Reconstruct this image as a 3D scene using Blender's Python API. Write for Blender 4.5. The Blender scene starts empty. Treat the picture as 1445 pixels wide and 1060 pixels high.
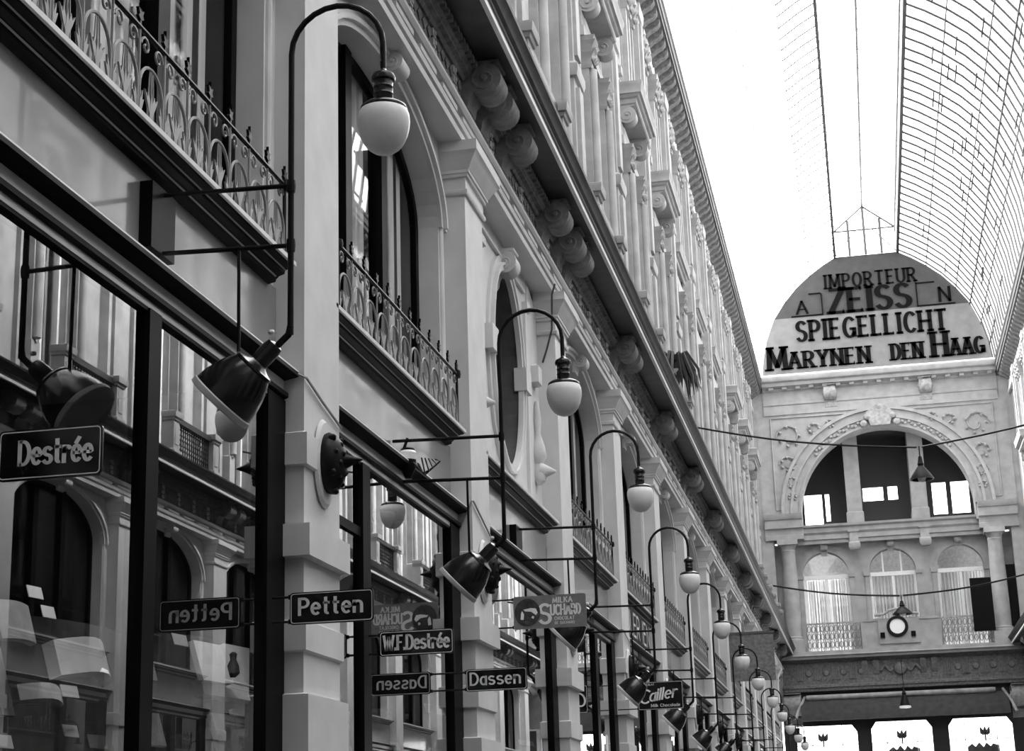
import bpy, bmesh, math, random
from mathutils import Vector, Matrix
random.seed(7)
D = bpy.data
C = bpy.context.scene.collection
PITCH, B0, HB = 4.28, 7.27, 1.80        # bay pitch, centre of first bay, half width of a bay between pilasters
YF = 64.0                                # far wall plane
WX = 8.56                                # passage width
def bay(k): return B0 + PITCH * k
def pil(k): return bay(k) + 2.14
ORD = ['first', 'second', 'third', 'fourth', 'fifth', 'sixth', 'seventh', 'eighth', 'ninth', 'tenth', 'eleventh', 'twelfth', 'thirteenth', 'fourteenth']

# ------------------------------------------------------------------ materials
def mat(name, col, rough=0.6, metal=0.0, var=0.0, scale=6.0, bump=0.0, spec=0.5, coat=0.0):
    m = D.materials.new(name); m.use_nodes = True
    nt = m.node_tree; b = nt.nodes['Principled BSDF']
    c = (col, col, col, 1) if not isinstance(col, tuple) else col + (1,)
    b.inputs['Base Color'].default_value = c
    b.inputs['Roughness'].default_value = rough
    b.inputs['Metallic'].default_value = metal
    b.inputs['Specular IOR Level'].default_value = spec
    b.inputs['Coat Weight'].default_value = coat
    if var or bump:
        tc = nt.nodes.new('ShaderNodeTexCoord')
        n = nt.nodes.new('ShaderNodeTexNoise'); n.inputs['Scale'].default_value = scale; n.inputs['Detail'].default_value = 6
        nt.links.new(tc.outputs['Object'], n.inputs['Vector'])
        if var:
            r = nt.nodes.new('ShaderNodeValToRGB')
            r.color_ramp.elements[0].position = 0.3; r.color_ramp.elements[1].position = 0.72
            lo = [max(0, x * (1 - var)) for x in c[:3]]; hi = [min(1, x * (1 + var)) for x in c[:3]]
            r.color_ramp.elements[0].color = lo + [1]; r.color_ramp.elements[1].color = hi + [1]
            nt.links.new(n.outputs['Fac'], r.inputs['Fac']); nt.links.new(r.outputs['Color'], b.inputs['Base Color'])
        if bump:
            bp = nt.nodes.new('ShaderNodeBump'); bp.inputs['Strength'].default_value = bump; bp.inputs['Distance'].default_value = 0.02
            nt.links.new(n.outputs['Fac'], bp.inputs['Height']); nt.links.new(bp.outputs['Normal'], b.inputs['Normal'])
    return m
def glass(name, tint=0.95, boost=1.0, rough=0.0, ior=1.5):
    m = D.materials.new(name); m.use_nodes = True; nt = m.node_tree; nt.nodes.clear()
    o = nt.nodes.new('ShaderNodeOutputMaterial'); mx = nt.nodes.new('ShaderNodeMixShader')
    t = nt.nodes.new('ShaderNodeBsdfTransparent'); t.inputs['Color'].default_value = (tint, tint, tint, 1)
    g = nt.nodes.new('ShaderNodeBsdfGlossy'); g.inputs['Roughness'].default_value = rough; g.inputs['Color'].default_value = (1, 1, 1, 1)
    f = nt.nodes.new('ShaderNodeFresnel'); f.inputs['IOR'].default_value = ior
    k = nt.nodes.new('ShaderNodeMath'); k.operation = 'MULTIPLY'; k.inputs[1].default_value = boost; k.use_clamp = True
    nt.links.new(f.outputs[0], k.inputs[0]); nt.links.new(k.outputs[0], mx.inputs[0])
    nt.links.new(t.outputs[0], mx.inputs[1]); nt.links.new(g.outputs[0], mx.inputs[2]); nt.links.new(mx.outputs[0], o.inputs[0])
    return m
def frosted(name, tr=0.75, col=0.9):
    m = D.materials.new(name); m.use_nodes = True; nt = m.node_tree; nt.nodes.clear()
    o = nt.nodes.new('ShaderNodeOutputMaterial'); mx = nt.nodes.new('ShaderNodeMixShader'); mx.inputs[0].default_value = tr
    t = nt.nodes.new('ShaderNodeBsdfTransparent'); t.inputs['Color'].default_value = (col, col, col, 1)
    g = nt.nodes.new('ShaderNodeBsdfTranslucent'); g.inputs['Color'].default_value = (col, col, col, 1)
    nt.links.new(g.outputs[0], mx.inputs[1]); nt.links.new(t.outputs[0], mx.inputs[2]); nt.links.new(mx.outputs[0], o.inputs[0])
    return m
def cloth(name, c0, c1, scale, trans=0.4, axis='X', sheer=0.0):
    m = D.materials.new(name); m.use_nodes = True; nt = m.node_tree; nt.nodes.clear()
    o = nt.nodes.new('ShaderNodeOutputMaterial'); mx = nt.nodes.new('ShaderNodeMixShader'); mx.inputs[0].default_value = trans
    tc = nt.nodes.new('ShaderNodeTexCoord'); w = nt.nodes.new('ShaderNodeTexWave'); w.bands_direction = axis
    w.inputs['Scale'].default_value = scale; w.inputs['Distortion'].default_value = .6; w.inputs['Detail Scale'].default_value = 2; w.inputs['Detail'].default_value = 2
    r = nt.nodes.new('ShaderNodeValToRGB'); r.color_ramp.elements[0].color = (c0, c0, c0, 1); r.color_ramp.elements[1].color = (c1, c1, c1, 1); r.color_ramp.elements[0].position = .18; r.color_ramp.elements[1].position = .5
    d = nt.nodes.new('ShaderNodeBsdfDiffuse'); t = nt.nodes.new('ShaderNodeBsdfTranslucent')
    nt.links.new(tc.outputs['Object'], w.inputs['Vector']); nt.links.new(w.outputs['Fac'], r.inputs['Fac'])
    nt.links.new(r.outputs['Color'], d.inputs['Color']); nt.links.new(r.outputs['Color'], t.inputs['Color'])
    nt.links.new(d.outputs[0], mx.inputs[1]); nt.links.new(t.outputs[0], mx.inputs[2])
    if sheer:
        m2 = nt.nodes.new('ShaderNodeMixShader'); m2.inputs[0].default_value = sheer; tp = nt.nodes.new('ShaderNodeBsdfTransparent')
        nt.links.new(mx.outputs[0], m2.inputs[1]); nt.links.new(tp.outputs[0], m2.inputs[2]); nt.links.new(m2.outputs[0], o.inputs[0])
    else:
        nt.links.new(mx.outputs[0], o.inputs[0])
    return m
STONE = mat('painted_stone', 0.64, 0.75, var=0.08, scale=3, bump=0.25)
STU = mat('upper_facade_stone', 0.33, 0.8, var=0.18, scale=3, bump=0.3)  # facade stone darkened to tone down the light on the upper storeys
STF2 = mat('far_wall_carving', 0.33, 0.85, var=0.3, scale=9, bump=0.5)  # darkened like the far wall, with the carving's shadows in the tone
STF = mat('far_wall_stone', 0.35, 0.8, var=0.15, scale=3, bump=0.3)  # facade stone darkened to tone down the light on the far wall
STONE2 = mat('weathered_stone', 0.50, 0.8, var=0.3, scale=9, bump=0.5)
NICHE = mat('shaded_niche_plaster', 0.10, 0.85, var=0.3, scale=4)  # shade of the recess put into the plaster colour
BRK = mat('mid_shade_stone', 0.17, 0.75, var=0.35, scale=10, bump=0.5)  # cornice shade put into the bracket colour; the metopes share it
FRIEZE = mat('dark_shade_stone', 0.15, 0.8, var=0.4, scale=14, bump=0.6)  # shade under the cornice put into the colour; other dark parts share it
WHITE = mat('white_painted_edge', 0.80, 0.5, var=0.06, scale=8)
PANEL = mat('grey_lacquer_panel', 0.27, 0.16, var=0.12, scale=1.5, spec=0.5, coat=0.3)
BAND = mat('grey_lacquer_band', 0.55, 0.2, spec=0.5)  # base lightened to stand in for bright reflections in the lacquer
DARK = mat('black_gloss_paint', 0.007, 0.38, spec=0.2)
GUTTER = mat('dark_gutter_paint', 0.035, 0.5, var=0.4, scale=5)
LINE = mat('grey_moulding_line', 0.30, 0.35)
IRON = mat('black_iron', 0.010, 0.4, spec=0.3)
SILLE = mat('lit_sill_paint', 0.62, 0.5, var=0.06, scale=8)  # edge paled as if catching the light
IRONG = mat('lit_grey_iron', 0.20, 0.45)  # railing iron paled as if lit from the front; gallery scrollwork shares it
REFLT = mat('black_enamelled_steel', 0.01, 0.22, spec=0.6)
INNER = mat('white_enamel_inside', 0.5, 0.4)
CAPM = mat('dark_bronze_cap', 0.02, 0.25, metal=0.3)
OPAL = mat('opal_glass', 0.82, 0.35, spec=0.4, var=0.03, scale=30)
DARK.node_tree.nodes['Principled BSDF'].inputs['IOR'].default_value = 1.2; IRON.node_tree.nodes['Principled BSDF'].inputs['IOR'].default_value = 1.3
LEAD_IOR = 1.12
ENB = mat('black_enamel', 0.01, 0.2, spec=0.4)
ENW = mat('white_enamel', 0.85, 0.35)
ENG = mat('grey_enamel', 0.20, 0.3, var=0.15, scale=25)
PICT = mat('dark_picture_enamel', 0.05, 0.3, var=0.6, scale=30)
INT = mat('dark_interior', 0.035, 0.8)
WOOD = mat('dark_shop_wood', 0.02, 0.35)
CARD = mat('white_card', 0.92, 0.7)
PAPER = mat('pale_linen', 0.88, 0.8, var=0.12, scale=12)
PAPER2 = mat('grey_linen', 0.4, 0.8, var=0.2, scale=12)
BLOTCH = mat('blotched_linen', 0.42, 0.8, var=0.95, scale=9)
DRAPE = mat('dark_drapery', 0.05, 0.8, var=0.5, scale=8)
FLOOR = mat('grey_paving', 0.05, 0.6, var=0.3, scale=4)
TYMP = mat('pale_tympanum_paint', 0.145, 0.8, var=0.14, scale=3)
TYMPD = mat('dark_tympanum_paint', 0.036, 0.8, var=0.2, scale=3)
INK = mat('black_letter_paint', 0.006, 0.9, spec=0.03)
AWN = mat('dark_awning_canvas', 0.03, 0.8, var=0.3, scale=5)
AWNL = mat('pale_awning_roller', 0.3, 0.7, var=0.3, scale=4)
CLOCKF = mat('white_clock_face', 0.9, 0.4)
BARS = mat('grey_roof_iron', 0.03, 0.5)
BARL = mat('glare_paled_iron', 0.25, 0.5)  # sky glare on the left ribs put into the colour; lantern ribs share it
LEAF = mat('dark_leaf', 0.02, 0.6, var=0.4, scale=20)
LEAD = mat('pale_zinc', 0.10, 0.5, var=0.2, scale=2)
LEAD.node_tree.nodes['Principled BSDF'].inputs['IOR'].default_value = LEAD_IOR
GSHOP = glass('shop_plate_glass', 0.97, 2.2, 0.0)
GWIN = glass('window_glass', 0.97, 0.7, 0.0)
GROOF = frosted('skylight_glass', 0.72, 0.97)
CURT = cloth('striped_lace_curtain', 0.03, 0.97, 1.35, 0.08, 'Y')
CURTW = cloth('white_lace_curtain', 0.75, 0.95, 2.0, 0.3, 'Y')
CURTF = cloth('pale_net_curtain', 0.55, 0.92, 2.6, 0.4, 'X')
NET = cloth('sheer_net', 0.7, 0.95, 1.2, 0.5, 'X', sheer=0.45)

# ------------------------------------------------------------------ mesh builder
def FL(u, v, d): return (d, u, v)          # left facade: u along y, v up, d out into the passage
def FF(u, v, d): return (u, -d, v)         # far wall: u along x, d towards the camera (local y = 0 at the wall)
def ID(u, v, d): return (u, v, d)
class MB:
    def __init__(s, m=ID): s.v = []; s.f = []; s.m = m
    def add(s, pts, faces):
        n = len(s.v); s.v += [tuple(p) for p in pts]; s.f += [tuple(i + n for i in f) for f in faces]
    def P(s, pts): return [s.m(*p) for p in pts]
    def box(s, u0, u1, v0, v1, d0, d1):
        p = s.P([(u, v, d) for u in (u0, u1) for v in (v0, v1) for d in (d0, d1)])
        s.add(p, [(0, 1, 3, 2), (4, 6, 7, 5), (0, 4, 5, 1), (2, 3, 7, 6), (0, 2, 6, 4), (1, 5, 7, 3)])
    def prof(s, pr, u0, u1):                # pr: closed (d, v) outline swept along u
        n = len(pr); p = s.P([(u0, v, d) for d, v in pr] + [(u1, v, d) for d, v in pr])
        s.add(p, [(i, (i + 1) % n, n + (i + 1) % n, n + i) for i in range(n)] + [tuple(range(n))[::-1], tuple(range(n, 2 * n))])
    def poly(s, uv, d0, d1):                # closed (u, v) outline given a thickness
        n = len(uv); p = s.P([(u, v, d0) for u, v in uv] + [(u, v, d1) for u, v in uv])
        s.add(p, [(i, (i + 1) % n, n + (i + 1) % n, n + i) for i in range(n)] + [tuple(range(n))[::-1], tuple(range(n, 2 * n))])
    def ring(s, cu, cv, ri, ro, a0, a1, d0, d1, n=28, k=1.0, full=False):  # arch band, k squashes it vertically
        pts = []
        for i in range(n + 1):
            a = math.radians(a0 + (a1 - a0) * i / n); c, q = math.cos(a), math.sin(a)
            dk = (ro - ri)
            pts += [(cu + ri * c, cv + ri * k * q, d0), (cu + ro * c, cv + (ri * k + dk) * q, d0), (cu + ro * c, cv + (ri * k + dk) * q, d1), (cu + ri * c, cv + ri * k * q, d1)]
        fs = []
        for i in range(n):
            b = 4 * i
            for j in range(4): fs.append((b + j, b + (j + 1) % 4, b + 4 + (j + 1) % 4, b + 4 + j))
        if not full: fs += [(0, 1, 2, 3), (4 * n + 3, 4 * n + 2, 4 * n + 1, 4 * n)]
        s.add(s.P(pts), fs)
    def stack(s, cu, hu, d0, d1, lv):       # lv: (v, projection) rectangles lofted, attached at the back d0
        pts = []
        for v, p in lv: pts += [(cu - hu - p, v, d0), (cu + hu + p, v, d0), (cu + hu + p, v, d1 + p), (cu - hu - p, v, d1 + p)]
        n = len(lv); fs = [(0, 1, 2, 3), (4 * n - 1, 4 * n - 2, 4 * n - 3, 4 * n - 4)]
        for i in range(n - 1):
            for j in range(4): fs.append((4 * i + j, 4 * i + (j + 1) % 4, 4 * i + 4 + (j + 1) % 4, 4 * i + 4 + j))
        s.add(s.P(pts), fs)
    def wallarch(s, u0, u1, v0, v1, half, spring, rise, d0, d1, uc=0.0, vb=None, n=24):   # wall with one arched opening and its reveals
        vb = v0 if vb is None else vb
        arc = [(uc - half * math.cos(math.pi * i / n), spring + rise * math.sin(math.pi * i / n)) for i in range(n + 1)]
        q = lambda a, b, c, e: s.add(s.P([a, b, c, e]), [(0, 1, 2, 3)])
        q((u0, v0, d0), (uc - half, v0, d0), (uc - half, v1, d0), (u0, v1, d0))
        q((uc + half, v0, d0), (u1, v0, d0), (u1, v1, d0), (uc + half, v1, d0))
        if vb > v0: q((uc - half, v0, d0), (uc + half, v0, d0), (uc + half, vb, d0), (uc - half, vb, d0))
        for a, b in zip(arc[:-1], arc[1:]):
            q((a[0], a[1], d0), (b[0], b[1], d0), (b[0], v1, d0), (a[0], v1, d0))
            q((a[0], a[1], d0), (a[0], a[1], d1), (b[0], b[1], d1), (b[0], b[1], d0))
        for e in (-half, half): q((uc + e, vb, d0), (uc + e, spring, d0), (uc + e, spring, d1), (uc + e, vb, d1))
        q((uc - half, vb, d0), (uc + half, vb, d0), (uc + half, vb, d1), (uc - half, vb, d1))
    def tube(s, path, r, n=8, closed=False):
        path = [Vector(p) for p in path]; L = len(path); rings = []
        prev = None
        for i, p in enumerate(path):
            if closed: t = path[(i + 1) % L] - path[i - 1]
            else: t = path[min(i + 1, L - 1)] - path[max(i - 1, 0)]
            t.normalize()
            if prev is None: a = t.orthogonal().normalized()
            else:
                a = prev - t * prev.dot(t)
                a = a.normalized() if a.length > 1e-6 else t.orthogonal().normalized()
            prev = a; b = t.cross(a); rr = r[i] if isinstance(r, (list, tuple)) else r
            rings.append([p + (a * math.cos(2 * math.pi * j / n) + b * math.sin(2 * math.pi * j / n)) * rr for j in range(n)])
        pts = [q for g in rings for q in g]; fs = []
        for i in range(L if closed else L - 1):
            k = (i + 1) % L
            for j in range(n): fs.append((i * n + j, i * n + (j + 1) % n, k * n + (j + 1) % n, k * n + j))
        if not closed: fs += [tuple(range(n))[::-1], tuple(range((L - 1) * n, L * n))]
        s.add(pts, fs)
    def lathe(s, pr, o=(0, 0, 0), ax=(0, 0, 1), n=20):   # pr: (radius, distance along axis)
        ax = Vector(ax).normalized(); a = ax.orthogonal().normalized(); b = ax.cross(a); o = Vector(o); pts = []
        for r, t in pr: pts += [o + ax * t + (a * math.cos(2 * math.pi * j / n) + b * math.sin(2 * math.pi * j / n)) * max(r, 1e-4) for j in range(n)]
        L = len(pr); fs = []
        for i in range(L - 1):
            for j in range(n): fs.append((i * n + j, i * n + (j + 1) % n, (i + 1) * n + (j + 1) % n, (i + 1) * n + j))
        fs += [tuple(range(n))[::-1], tuple(range((L - 1) * n, L * n))]
        s.add(pts, fs)
    def quad(s, a, b, c, d): s.add(s.P([a, b, c, d]), [(0, 1, 2, 3)])
    def mesh(s, name, m, smooth=True):
        me = D.meshes.new(name); me.from_pydata(s.v, [], s.f); me.materials.append(m)
        bm = bmesh.new(); bm.from_mesh(me); bmesh.ops.recalc_face_normals(bm, faces=bm.faces); bm.to_mesh(me); bm.free()
        if smooth:
            me.polygons.foreach_set('use_smooth', [True] * len(me.polygons)); me.set_sharp_from_angle(angle=math.radians(35))
        me.update(); return me
    def build(s, name, m, parent=None, loc=(0, 0, 0)):
        return link(s.mesh(name, m), name, parent, loc)
def link(me, name, parent=None, loc=(0, 0, 0)):
    o = D.objects.new(name, me); C.objects.link(o); o.location = loc
    if parent: o.parent = parent
    return o
def tag(o, label, cat, group=None):
    o['label'] = label; o['category'] = cat
    if group: o['group'] = group
    return o
def thing(name, label, cat, loc=(0, 0, 0), group=None):
    o = D.objects.new(name, None); C.objects.link(o); o.location = loc; o.empty_display_size = 0.2
    return tag(o, label, cat, group)
def struct(o):
    o['kind'] = 'structure'; return o
NT = [0, 0]
def trimname(): NT[0] += 1; return 'trim_%d' % NT[0]
def winname(): NT[1] += 1; return 'window_%d' % NT[1]
def sroot(name, loc=(0, 0, 0)):
    o = D.objects.new(name, None); C.objects.link(o); o.location = loc; return struct(o)
def mirror(root, name=None):               # the same structure on the opposite side of the passage
    def cp(o, par):
        c = o.copy(); C.objects.link(c); c.parent = par
        for ch in list(o.children): cp(ch, c)
        return c
    kids = list(root.children)
    r = root.copy(); C.objects.link(r)
    if name: r.name = name
    for ch in kids: cp(ch, r)
    r.scale = (-1, 1, 1); r.location.x = WX - root.location.x
    return r
def copy_tree(o, parent=None):
    c = o.copy(); C.objects.link(c)
    if parent: c.parent = parent
    for ch in list(o.children): copy_tree(ch, c)
    return c

# ------------------------------------------------------------------ lettering (own stroke alphabet)
def arc(cx, cy, rx, ry, a0, a1, n=12):
    return [(cx + rx * math.cos(math.radians(a0 + (a1 - a0) * i / n)), cy + ry * math.sin(math.radians(a0 + (a1 - a0) * i / n))) for i in range(n + 1)]
SS = arc(.26, .755, .24, .235, 35, 270, 12) + arc(.26, .25, .26, .25, 90, -150, 12)[1:]
ss = [(x * .85, y * .68) for x, y in SS]
GL = {
 'A': (.7, [[(0, 0), (.35, 1)], [(.35, 1), (.7, 0)], [(.13, .35), (.57, .35)]]),
 'C': (.58, [arc(.32, .5, .32, .5, 48, 312, 16)]),
 'D': (.6, [[(.02, 0), (.02, 1)], [(.02, 1)] + arc(.22, .5, .38, .5, 90, -90, 14) + [(.02, 0)]]),
 'E': (.5, [[(0, 0), (0, 1)], [(0, 1), (.48, 1)], [(0, .52), (.4, .52)], [(0, 0), (.5, 0)]]),
 'F': (.48, [[(0, 0), (0, 1)], [(0, 1), (.48, 1)], [(0, .52), (.38, .52)]]),
 'G': (.64, [arc(.33, .5, .33, .5, 48, 325, 16), [(.36, .42), (.64, .42)], [(.62, .42), (.62, .05)]]),
 'H': (.62, [[(0, 0), (0, 1)], [(.62, 0), (.62, 1)], [(0, .5), (.62, .5)]]),
 'I': (.1, [[(.05, 0), (.05, 1)]]),
 'K': (.58, [[(0, 0), (0, 1)], [(.55, 1), (.03, .48)], [(.17, .6), (.58, 0)]]),
 'L': (.46, [[(0, 0), (0, 1)], [(0, 0), (.46, 0)]]),
 'M': (.8, [[(0, 0), (0.05, 1)], [(.05, 1), (.4, .12)], [(.4, .12), (.75, 1)], [(.8, 0), (.75, 1)]]),
 'N': (.62, [[(0, 0), (0, 1)], [(0, 1), (.62, 0)], [(.62, 0), (.62, 1)]]),
 'O': (.66, [arc(.33, .5, .33, .5, 0, 360, 24)]),
 'P': (.52, [[(0, 0), (0, 1)], [(0, 1)] + arc(.24, .73, .28, .27, 90, -90, 12) + [(0, .46)]]),
 'R': (.56, [[(0, 0), (0, 1)], [(0, 1)] + arc(.24, .74, .28, .26, 90, -90, 12) + [(0, .48)], [(.25, .48), (.58, 0)]]),
 'S': (.52, [SS]),
 'T': (.68, [[(0, 1), (.68, 1)], [(.34, 0), (.34, .99)]]),
 'U': (.6, [[(0, 1), (0, .32)] + arc(.3, .32, .3, .32, 180, 360, 12) + [(.6, 1)]]),
 'W': (.95, [[(0, 1), (.24, 0)], [(.24, 0), (.475, .9)], [(.475, .9), (.71, 0)], [(.71, 0), (.95, 1)]]),
 'Y': (.62, [[(0, 1), (.31, .48)], [(.62, 1), (.31, .48)], [(.31, .48), (.31, 0)]]),
 'Z': (.56, [[(.02, 1), (.54, 1)], [(.54, 1), (.02, 0)], [(.02, 0), (.56, 0)]]),
 'a': (.42, [[(.42, 0), (.42, .68)], [(.42, .52)] + arc(.22, .33, .22, .33, 55, 305, 14) + [(.42, .14)]]),
 'c': (.4, [arc(.23, .34, .23, .34, 50, 310, 14)]),
 'd': (.44, [[(.44, 0), (.44, 1)], [(.44, .52)] + arc(.22, .33, .22, .33, 55, 305, 14) + [(.44, .14)]]),
 'e': (.46, [[(.02, .36), (.45, .36)] + arc(.23, .34, .23, .34, 5, 312, 16)]),
 'h': (.44, [[(0, 0), (0, 1)], [(0, .42)] + arc(.22, .44, .22, .24, 170, 0, 10) + [(.44, 0)]]),
 'i': (.02, [[(0, 0), (0, .68)], [(0, .84), (0, .95)]]),
 'k': (.42, [[(0, 0), (0, 1)], [(.4, .68), (.03, .3)], [(.13, .42), (.42, 0)]]),
 'l': (.02, [[(0, 0), (0, 1)]]),
 'n': (.44, [[(0, 0), (0, .68)], [(0, .42)] + arc(.22, .44, .22, .24, 170, 0, 10) + [(.44, 0)]]),
 'o': (.46, [arc(.23, .34, .23, .34, 0, 360, 20)]),
 'r': (.3, [[(0, 0), (0, .68)], [(0, .42)] + arc(.2, .44, .2, .22, 170, 45, 8)]),
 's': (.44, [ss]),
 't': (.34, [[(.13, .98), (.13, .14)] + arc(.25, .14, .12, .12, 180, 290, 6), [(0, .68), (.34, .68)]]),
 '.': (.04, [[(.02, 0), (.02, .1)]]),
 ' ': (.22, []),
}
GL['\u00e9'] = (GL['e'][0], GL['e'][1] + [[(.2, .8), (.36, 1.0)]])
def text_plan(s, gap):
    x = 0; out = []
    for ch in s:
        w, st = GL[ch]; out.append((x, st)); x += w + gap
    return out, x - gap
def text(mb, s, u0, v0, width, height, wt, wh=None, gap=.2, d=0.0, slope=0.0, serif=0.0, upslope=0.0):
    """strokes as flat ribbons in the builder's (u, v) plane; wt / wh: stem and bar weight as shares of the height."""
    wh = wt if wh is None else wh
    plan, L = text_plan(s, gap); sx = width / L if L else 1
    def pt(x, y): return (u0 + x * sx + y * slope * height, v0 + y * height + x * sx * upslope, d)
    hx, hy = wt * height / 2, wh * height / 2
    for x0, strokes in plan:
        for st in strokes:
            P2 = [pt(x0 + a, b) for a, b in st]; n = len(P2); closed = (abs(st[0][0] - st[-1][0]) + abs(st[0][1] - st[-1][1]) < 1e-6)
            Lf, Rt = [], []
            for i in range(n):
                a = P2[i - 1] if i else (P2[n - 2] if closed else P2[0]); b = P2[i + 1] if i < n - 1 else (P2[1] if closed else P2[-1])
                t = Vector((b[0] - a[0], b[1] - a[1])); t.normalize(); nx, ny = -t.y, t.x
                p = P2[i]
                ex = 0
                if not closed and i in (0, n - 1):
                    sg = -1 if i == 0 else 1; ex = sg * (hy if abs(t.y) > abs(t.x) else hx * .3) * .9
                px, py = p[0] + t.x * ex, p[1] + t.y * ex
                Lf.append((px + nx * hx, py + ny * hy, d)); Rt.append((px - nx * hx, py - ny * hy, d))
            pts = mb.P(Lf + Rt)
            mb.add(pts, [(i, i + 1, n + i + 1, n + i) for i in range(n - 1)])
            if serif:
                for i, j in ((0, 1), (n - 1, n - 2)):
                    dy = st[i][1] - st[j][1]; dx = st[i][0] - st[j][0]
                    if abs(dy) > abs(dx) * .8 and (st[i][1] < .02 or st[i][1] > .98):
                        p = P2[i]; h = serif * height
                        mb.quad((p[0] - hx - h, p[1] - hy, d), (p[0] + hx + h, p[1] - hy, d), (p[0] + hx + h, p[1] + hy, d), (p[0] - hx - h, p[1] + hy, d))
                    elif abs(dx) >= abs(dy) and (st[i][1] < .02 or st[i][1] > .98) and n == 2 and st[i][0] > st[j][0]:
                        p = P2[i]; h = serif * height * 1.6; sg = 1 if st[i][1] < .5 else -1
                        mb.quad((p[0] - hx * .7, p[1] - sg * hy, d), (p[0], p[1] - sg * hy, d), (p[0], p[1] + sg * h, d), (p[0] - hx * .35, p[1] + sg * h, d))

# ------------------------------------------------------------------ the passage shell
Y0, Y1 = -14.0, YF
f = MB(); f.box(-3.0, WX + 3.0, Y0, YF + 4, -0.2, 0.0)
struct(f.build('floor', FLOOR))
w = MB()
w.box(-3.0, WX + 3.0, Y0 - .3, Y0, 0, 19)
struct(w.build('wall_near', STONE2))

def left_wall():
    r = sroot('wall_left')
    m = MB(FL); mn = MB(FL)
    for k in range(-5, 14):                            # first-floor wall with wide basket arches, one per bay
        c = bay(k); u1 = c + 2.14; u0 = c - 2.14
        if k == 13: u1 = YF
        if k == 2:                                      # the niche bay: solid wall with an oval niche cut in it
            n = 40; hu, hv, cv = .70, .98, 6.22
            q = lambda a, b, cc, e: m.add(m.P([a, b, cc, e]), [(0, 1, 2, 3)])
            for i in range(n):
                a0, a1 = 2 * math.pi * i / n, 2 * math.pi * (i + 1) / n
                e = [(c + hu * math.cos(a), cv + hv * math.sin(a)) for a in (a0, a1)]
                o = []
                for a in (a0, a1):
                    ca, sa = math.cos(a), math.sin(a); t = min(1.62 / max(abs(ca), 1e-6), (1.32 if sa > 0 else 1.27) / max(abs(sa), 1e-6)); o.append((c + ca * t, cv + sa * t))
                q((*e[0], -.2), (*e[1], -.2), (*o[1], -.2), (*o[0], -.2))
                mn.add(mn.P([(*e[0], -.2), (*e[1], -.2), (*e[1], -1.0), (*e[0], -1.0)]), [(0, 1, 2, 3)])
            q((u0, 4.86, -.2), (c - 1.62, 4.86, -.2), (c - 1.62, 7.6, -.2), (u0, 7.6, -.2))
            q((c + 1.62, 4.86, -.2), (u1, 4.86, -.2), (u1, 7.6, -.2), (c + 1.62, 7.6, -.2))
            for (va, vb_) in ((4.86, 4.95), (7.54, 7.6)): q((c - 1.62, va, -.2), (c + 1.62, va, -.2), (c + 1.62, vb_, -.2), (c - 1.62, vb_, -.2))
            mn.box(c - .75, c + .75, 5.15, 7.3, -1.1, -1.0)
        else:
            m.wallarch(u0, u1, 4.86, 7.6, 1.61, 6.72, .70, -.19, -.40, uc=c, vb=4.97)
    # interior back walls and floors behind the glass
    m2 = MB(FL)
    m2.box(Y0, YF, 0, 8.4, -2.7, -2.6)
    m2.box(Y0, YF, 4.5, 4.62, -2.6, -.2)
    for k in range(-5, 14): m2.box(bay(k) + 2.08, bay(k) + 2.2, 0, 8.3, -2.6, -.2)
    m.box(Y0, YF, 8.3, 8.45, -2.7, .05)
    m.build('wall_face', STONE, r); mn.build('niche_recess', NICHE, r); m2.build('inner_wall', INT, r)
    return r
WL = left_wall(); WR = mirror(WL, 'wall_right')

def upper_wall():
    r = MB(FL)
    for k in range(-5, 14):
        c = bay(k); u0, u1 = c - 2.14, (c + 2.14 if k < 13 else YF)
        r.wallarch(u0, u1, 8.45, 14.9, .62, 12.6, .5, -.5, -.78, uc=c, vb=9.0, n=14)
        r.wallarch(u0, u1, 14.9, 18.55, .55, 16.9, .35, -.5, -.74, uc=c, vb=15.1, n=12)
    r.box(Y0, YF, 8.45, 18.4, -1.7, -1.6)
    return r
ul = upper_wall()
ulo = struct(ul.build('wall_left_upper', STU)); uro = mirror(ulo, 'wall_right_upper')

# upper windows: frames, panes and net curtains seen high up
uw = MB(FL); ug = MB(FL)
for (z0, z1, hw) in ((9.0, 13.1, .60), (15.1, 17.2, .55)):
    for s in (-1, 1): uw.box(s * hw - .05, s * hw + .05, z0, z1, -.72, -.62)
    uw.box(-.04, .04, z0, z1, -.72, -.62); uw.box(-hw, hw, z1 - .9, z1 - .82, -.72, -.62)
    ug.quad((-hw, z0, -.66), (hw, z0, -.66), (hw, z1, -.66), (-hw, z1, -.66))
uwm, ugm = uw.mesh('sash_frame', WHITE), ug.mesh('pane', GWIN)
uc_ = MB(FL)
for (z0, z1, hw) in ((9.0, 13.1, .60), (15.1, 17.2, .55)):
    for s in (-1, 1):
        n = 10
        for i in range(n):
            a, b = s * (.12 + (hw - .12) * i / n), s * (.12 + (hw - .12) * (i + 1) / n)
            uc_.quad((a, z0, -.85 + .03 * (i % 2)), (b, z0, -.85 + .03 * ((i + 1) % 2)), (b, z1, -.85 + .03 * ((i + 1) % 2)), (a, z1, -.85 + .03 * (i % 2)))
ucm = uc_.mesh('net_curtain', CURT)
for k in range(-1, 14):
    r = sroot(winname(), (0, bay(k), 0)); link(uwm, 'sash_frame', r); link(ugm, 'pane', r); link(ucm, 'net_curtain', r); mirror(r)

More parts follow.
